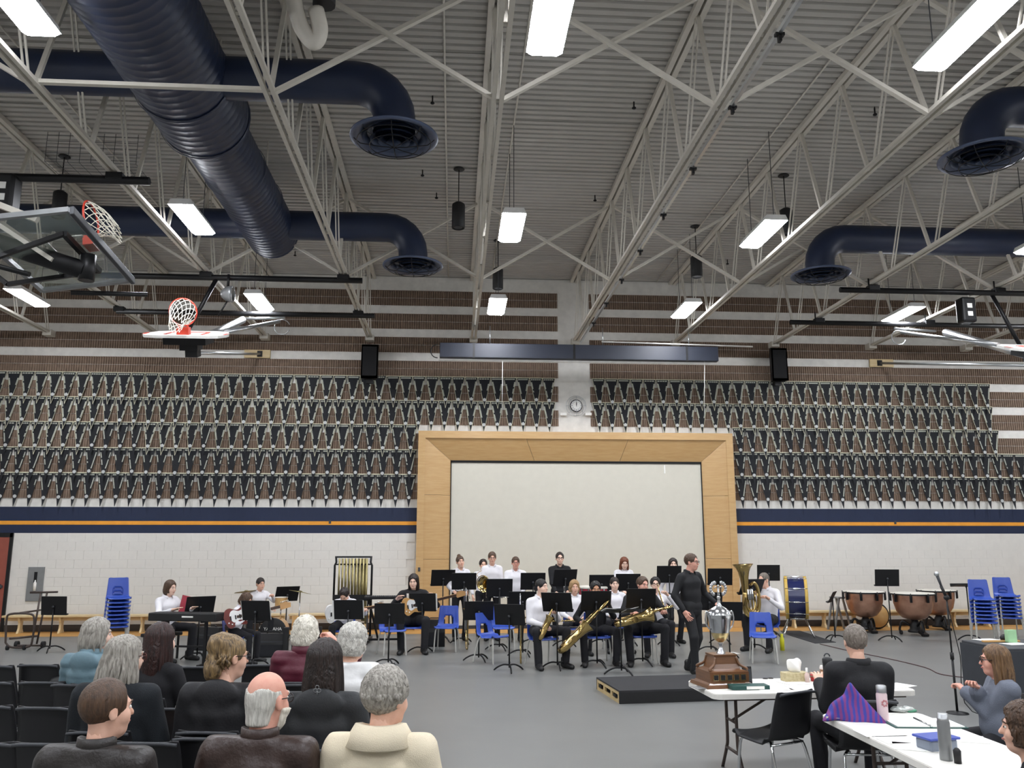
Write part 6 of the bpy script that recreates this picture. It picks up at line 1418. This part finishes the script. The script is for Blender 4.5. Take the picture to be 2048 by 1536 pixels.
p = onp(1912, 1525); tag(MB().lathe([(0, 0), (.02, 0), (.022, .07), (.01, .085), (0, .086)], 14).build('marker_pen', 'black_plastic', loc=(p.x, p.y-.02, T1)), 'small black bottle beside the steel flask', 'bottle')
p = onp(1890, 1508); t = thing('food_box', 'clear plastic food box with blue lid beside the flask', 'box', (p.x+.02, p.y+.12, T1), .2); MB().box((0, 0, .035), (.2, .14, .07), bev=.015).build('tub', mat('tub', '7d8694', .3), t); MB().box((0, 0, .075), (.225, .165, .016), bev=.006).build('lid', mat('lid_blue', '3c4fa8', .4), t)
p = onp(1845, 1448); t = thing('ring_binder', 'open ring binder with white pages on the near table', 'binder', p, -.1); MB().box((0, 0, .004), (.5, .3, .006)).build('cover', 'binder_green', t)
for x in (-.12, .12): MB().box((x, .0, .01), (.22, .28, .006)).build('page', 'paper', t)
MB().tube([(0, -.14, .015), (0, .14, .015)], .006, 6).build('ring_bar', 'chrome', t)
for u, v, lab in ((1760, 1467, 'white paper sheet beside the striped bag'), (1800, 1480, 'white score sheet near the table edge'), (1835, 1495, 'white score sheet beside the food box'), (1925, 1478, 'white paper sheet near the woman in grey')): sheet(u, v, .28, .21, random.uniform(-.4, .4), lab)
p = onp(1805, 1424); t = thing('wrapped_snack', 'crumpled clear bag with green print on the near table', 'bag', p); V, Fc = nets(lambda P: el(P, (0, 0, .02), (.09, .05, .022))+wob(P, .008, 50), (-.12, -.08, -.01), (.12, .08, .06), .01); put('wrapper', npmesh('wrapper', V, Fc, mat('foil', 'b5bab6', .25, metal=.4)), t); MB().ball((.06, -.02, .012), (.045, .02, .014), 10).build('green_print', mat('green_card', '4f8f72', .5), t)
# covered table
for u, v, w_, h_, lab in ((1975, 1280, .3, .22, 'white paper on the dark covered table'), (2030, 1288, .3, .2, 'white paper at the edge of the dark covered table')): sheet(u, v, w_, h_, .2, lab, z=.742)
p = onp(1990, 1284, .742); tag(MB().box((0, 0, .012), (.5, .05, .02)).build('wooden_ruler', 'natural_wood', loc=(p.x+.08, p.y, .742), rot=(0, 0, .05)), 'wooden strip lying on the dark covered table', 'ruler')
p = onp(2028, 1286, .742); t = thing('mint_box', 'mint green tin on the dark covered table', 'tin', (p.x, p.y+.05, .742)); MB().box((0, 0, .075), (.12, .08, .15), bev=.01).build('body', mat('mint', '9cc79a', .5), t); MB().box((0, 0, .152), (.115, .075, .01)).build('lid', 'mint', t)
p = onp(2012, 1283, .742); tag(MB().ball((0, 0, .045), (.075, .05, .05), 12).build('black_case', 'black_plastic', loc=(p.x, p.y, .742)), 'rounded black case on the dark covered table', 'case')
# ------------------------------------------------------------ the chair patterns themselves leave the scene
for P in (PB, PK):
    for ch in list(P.children): bpy.data.objects.remove(ch)
    bpy.data.objects.remove(P)
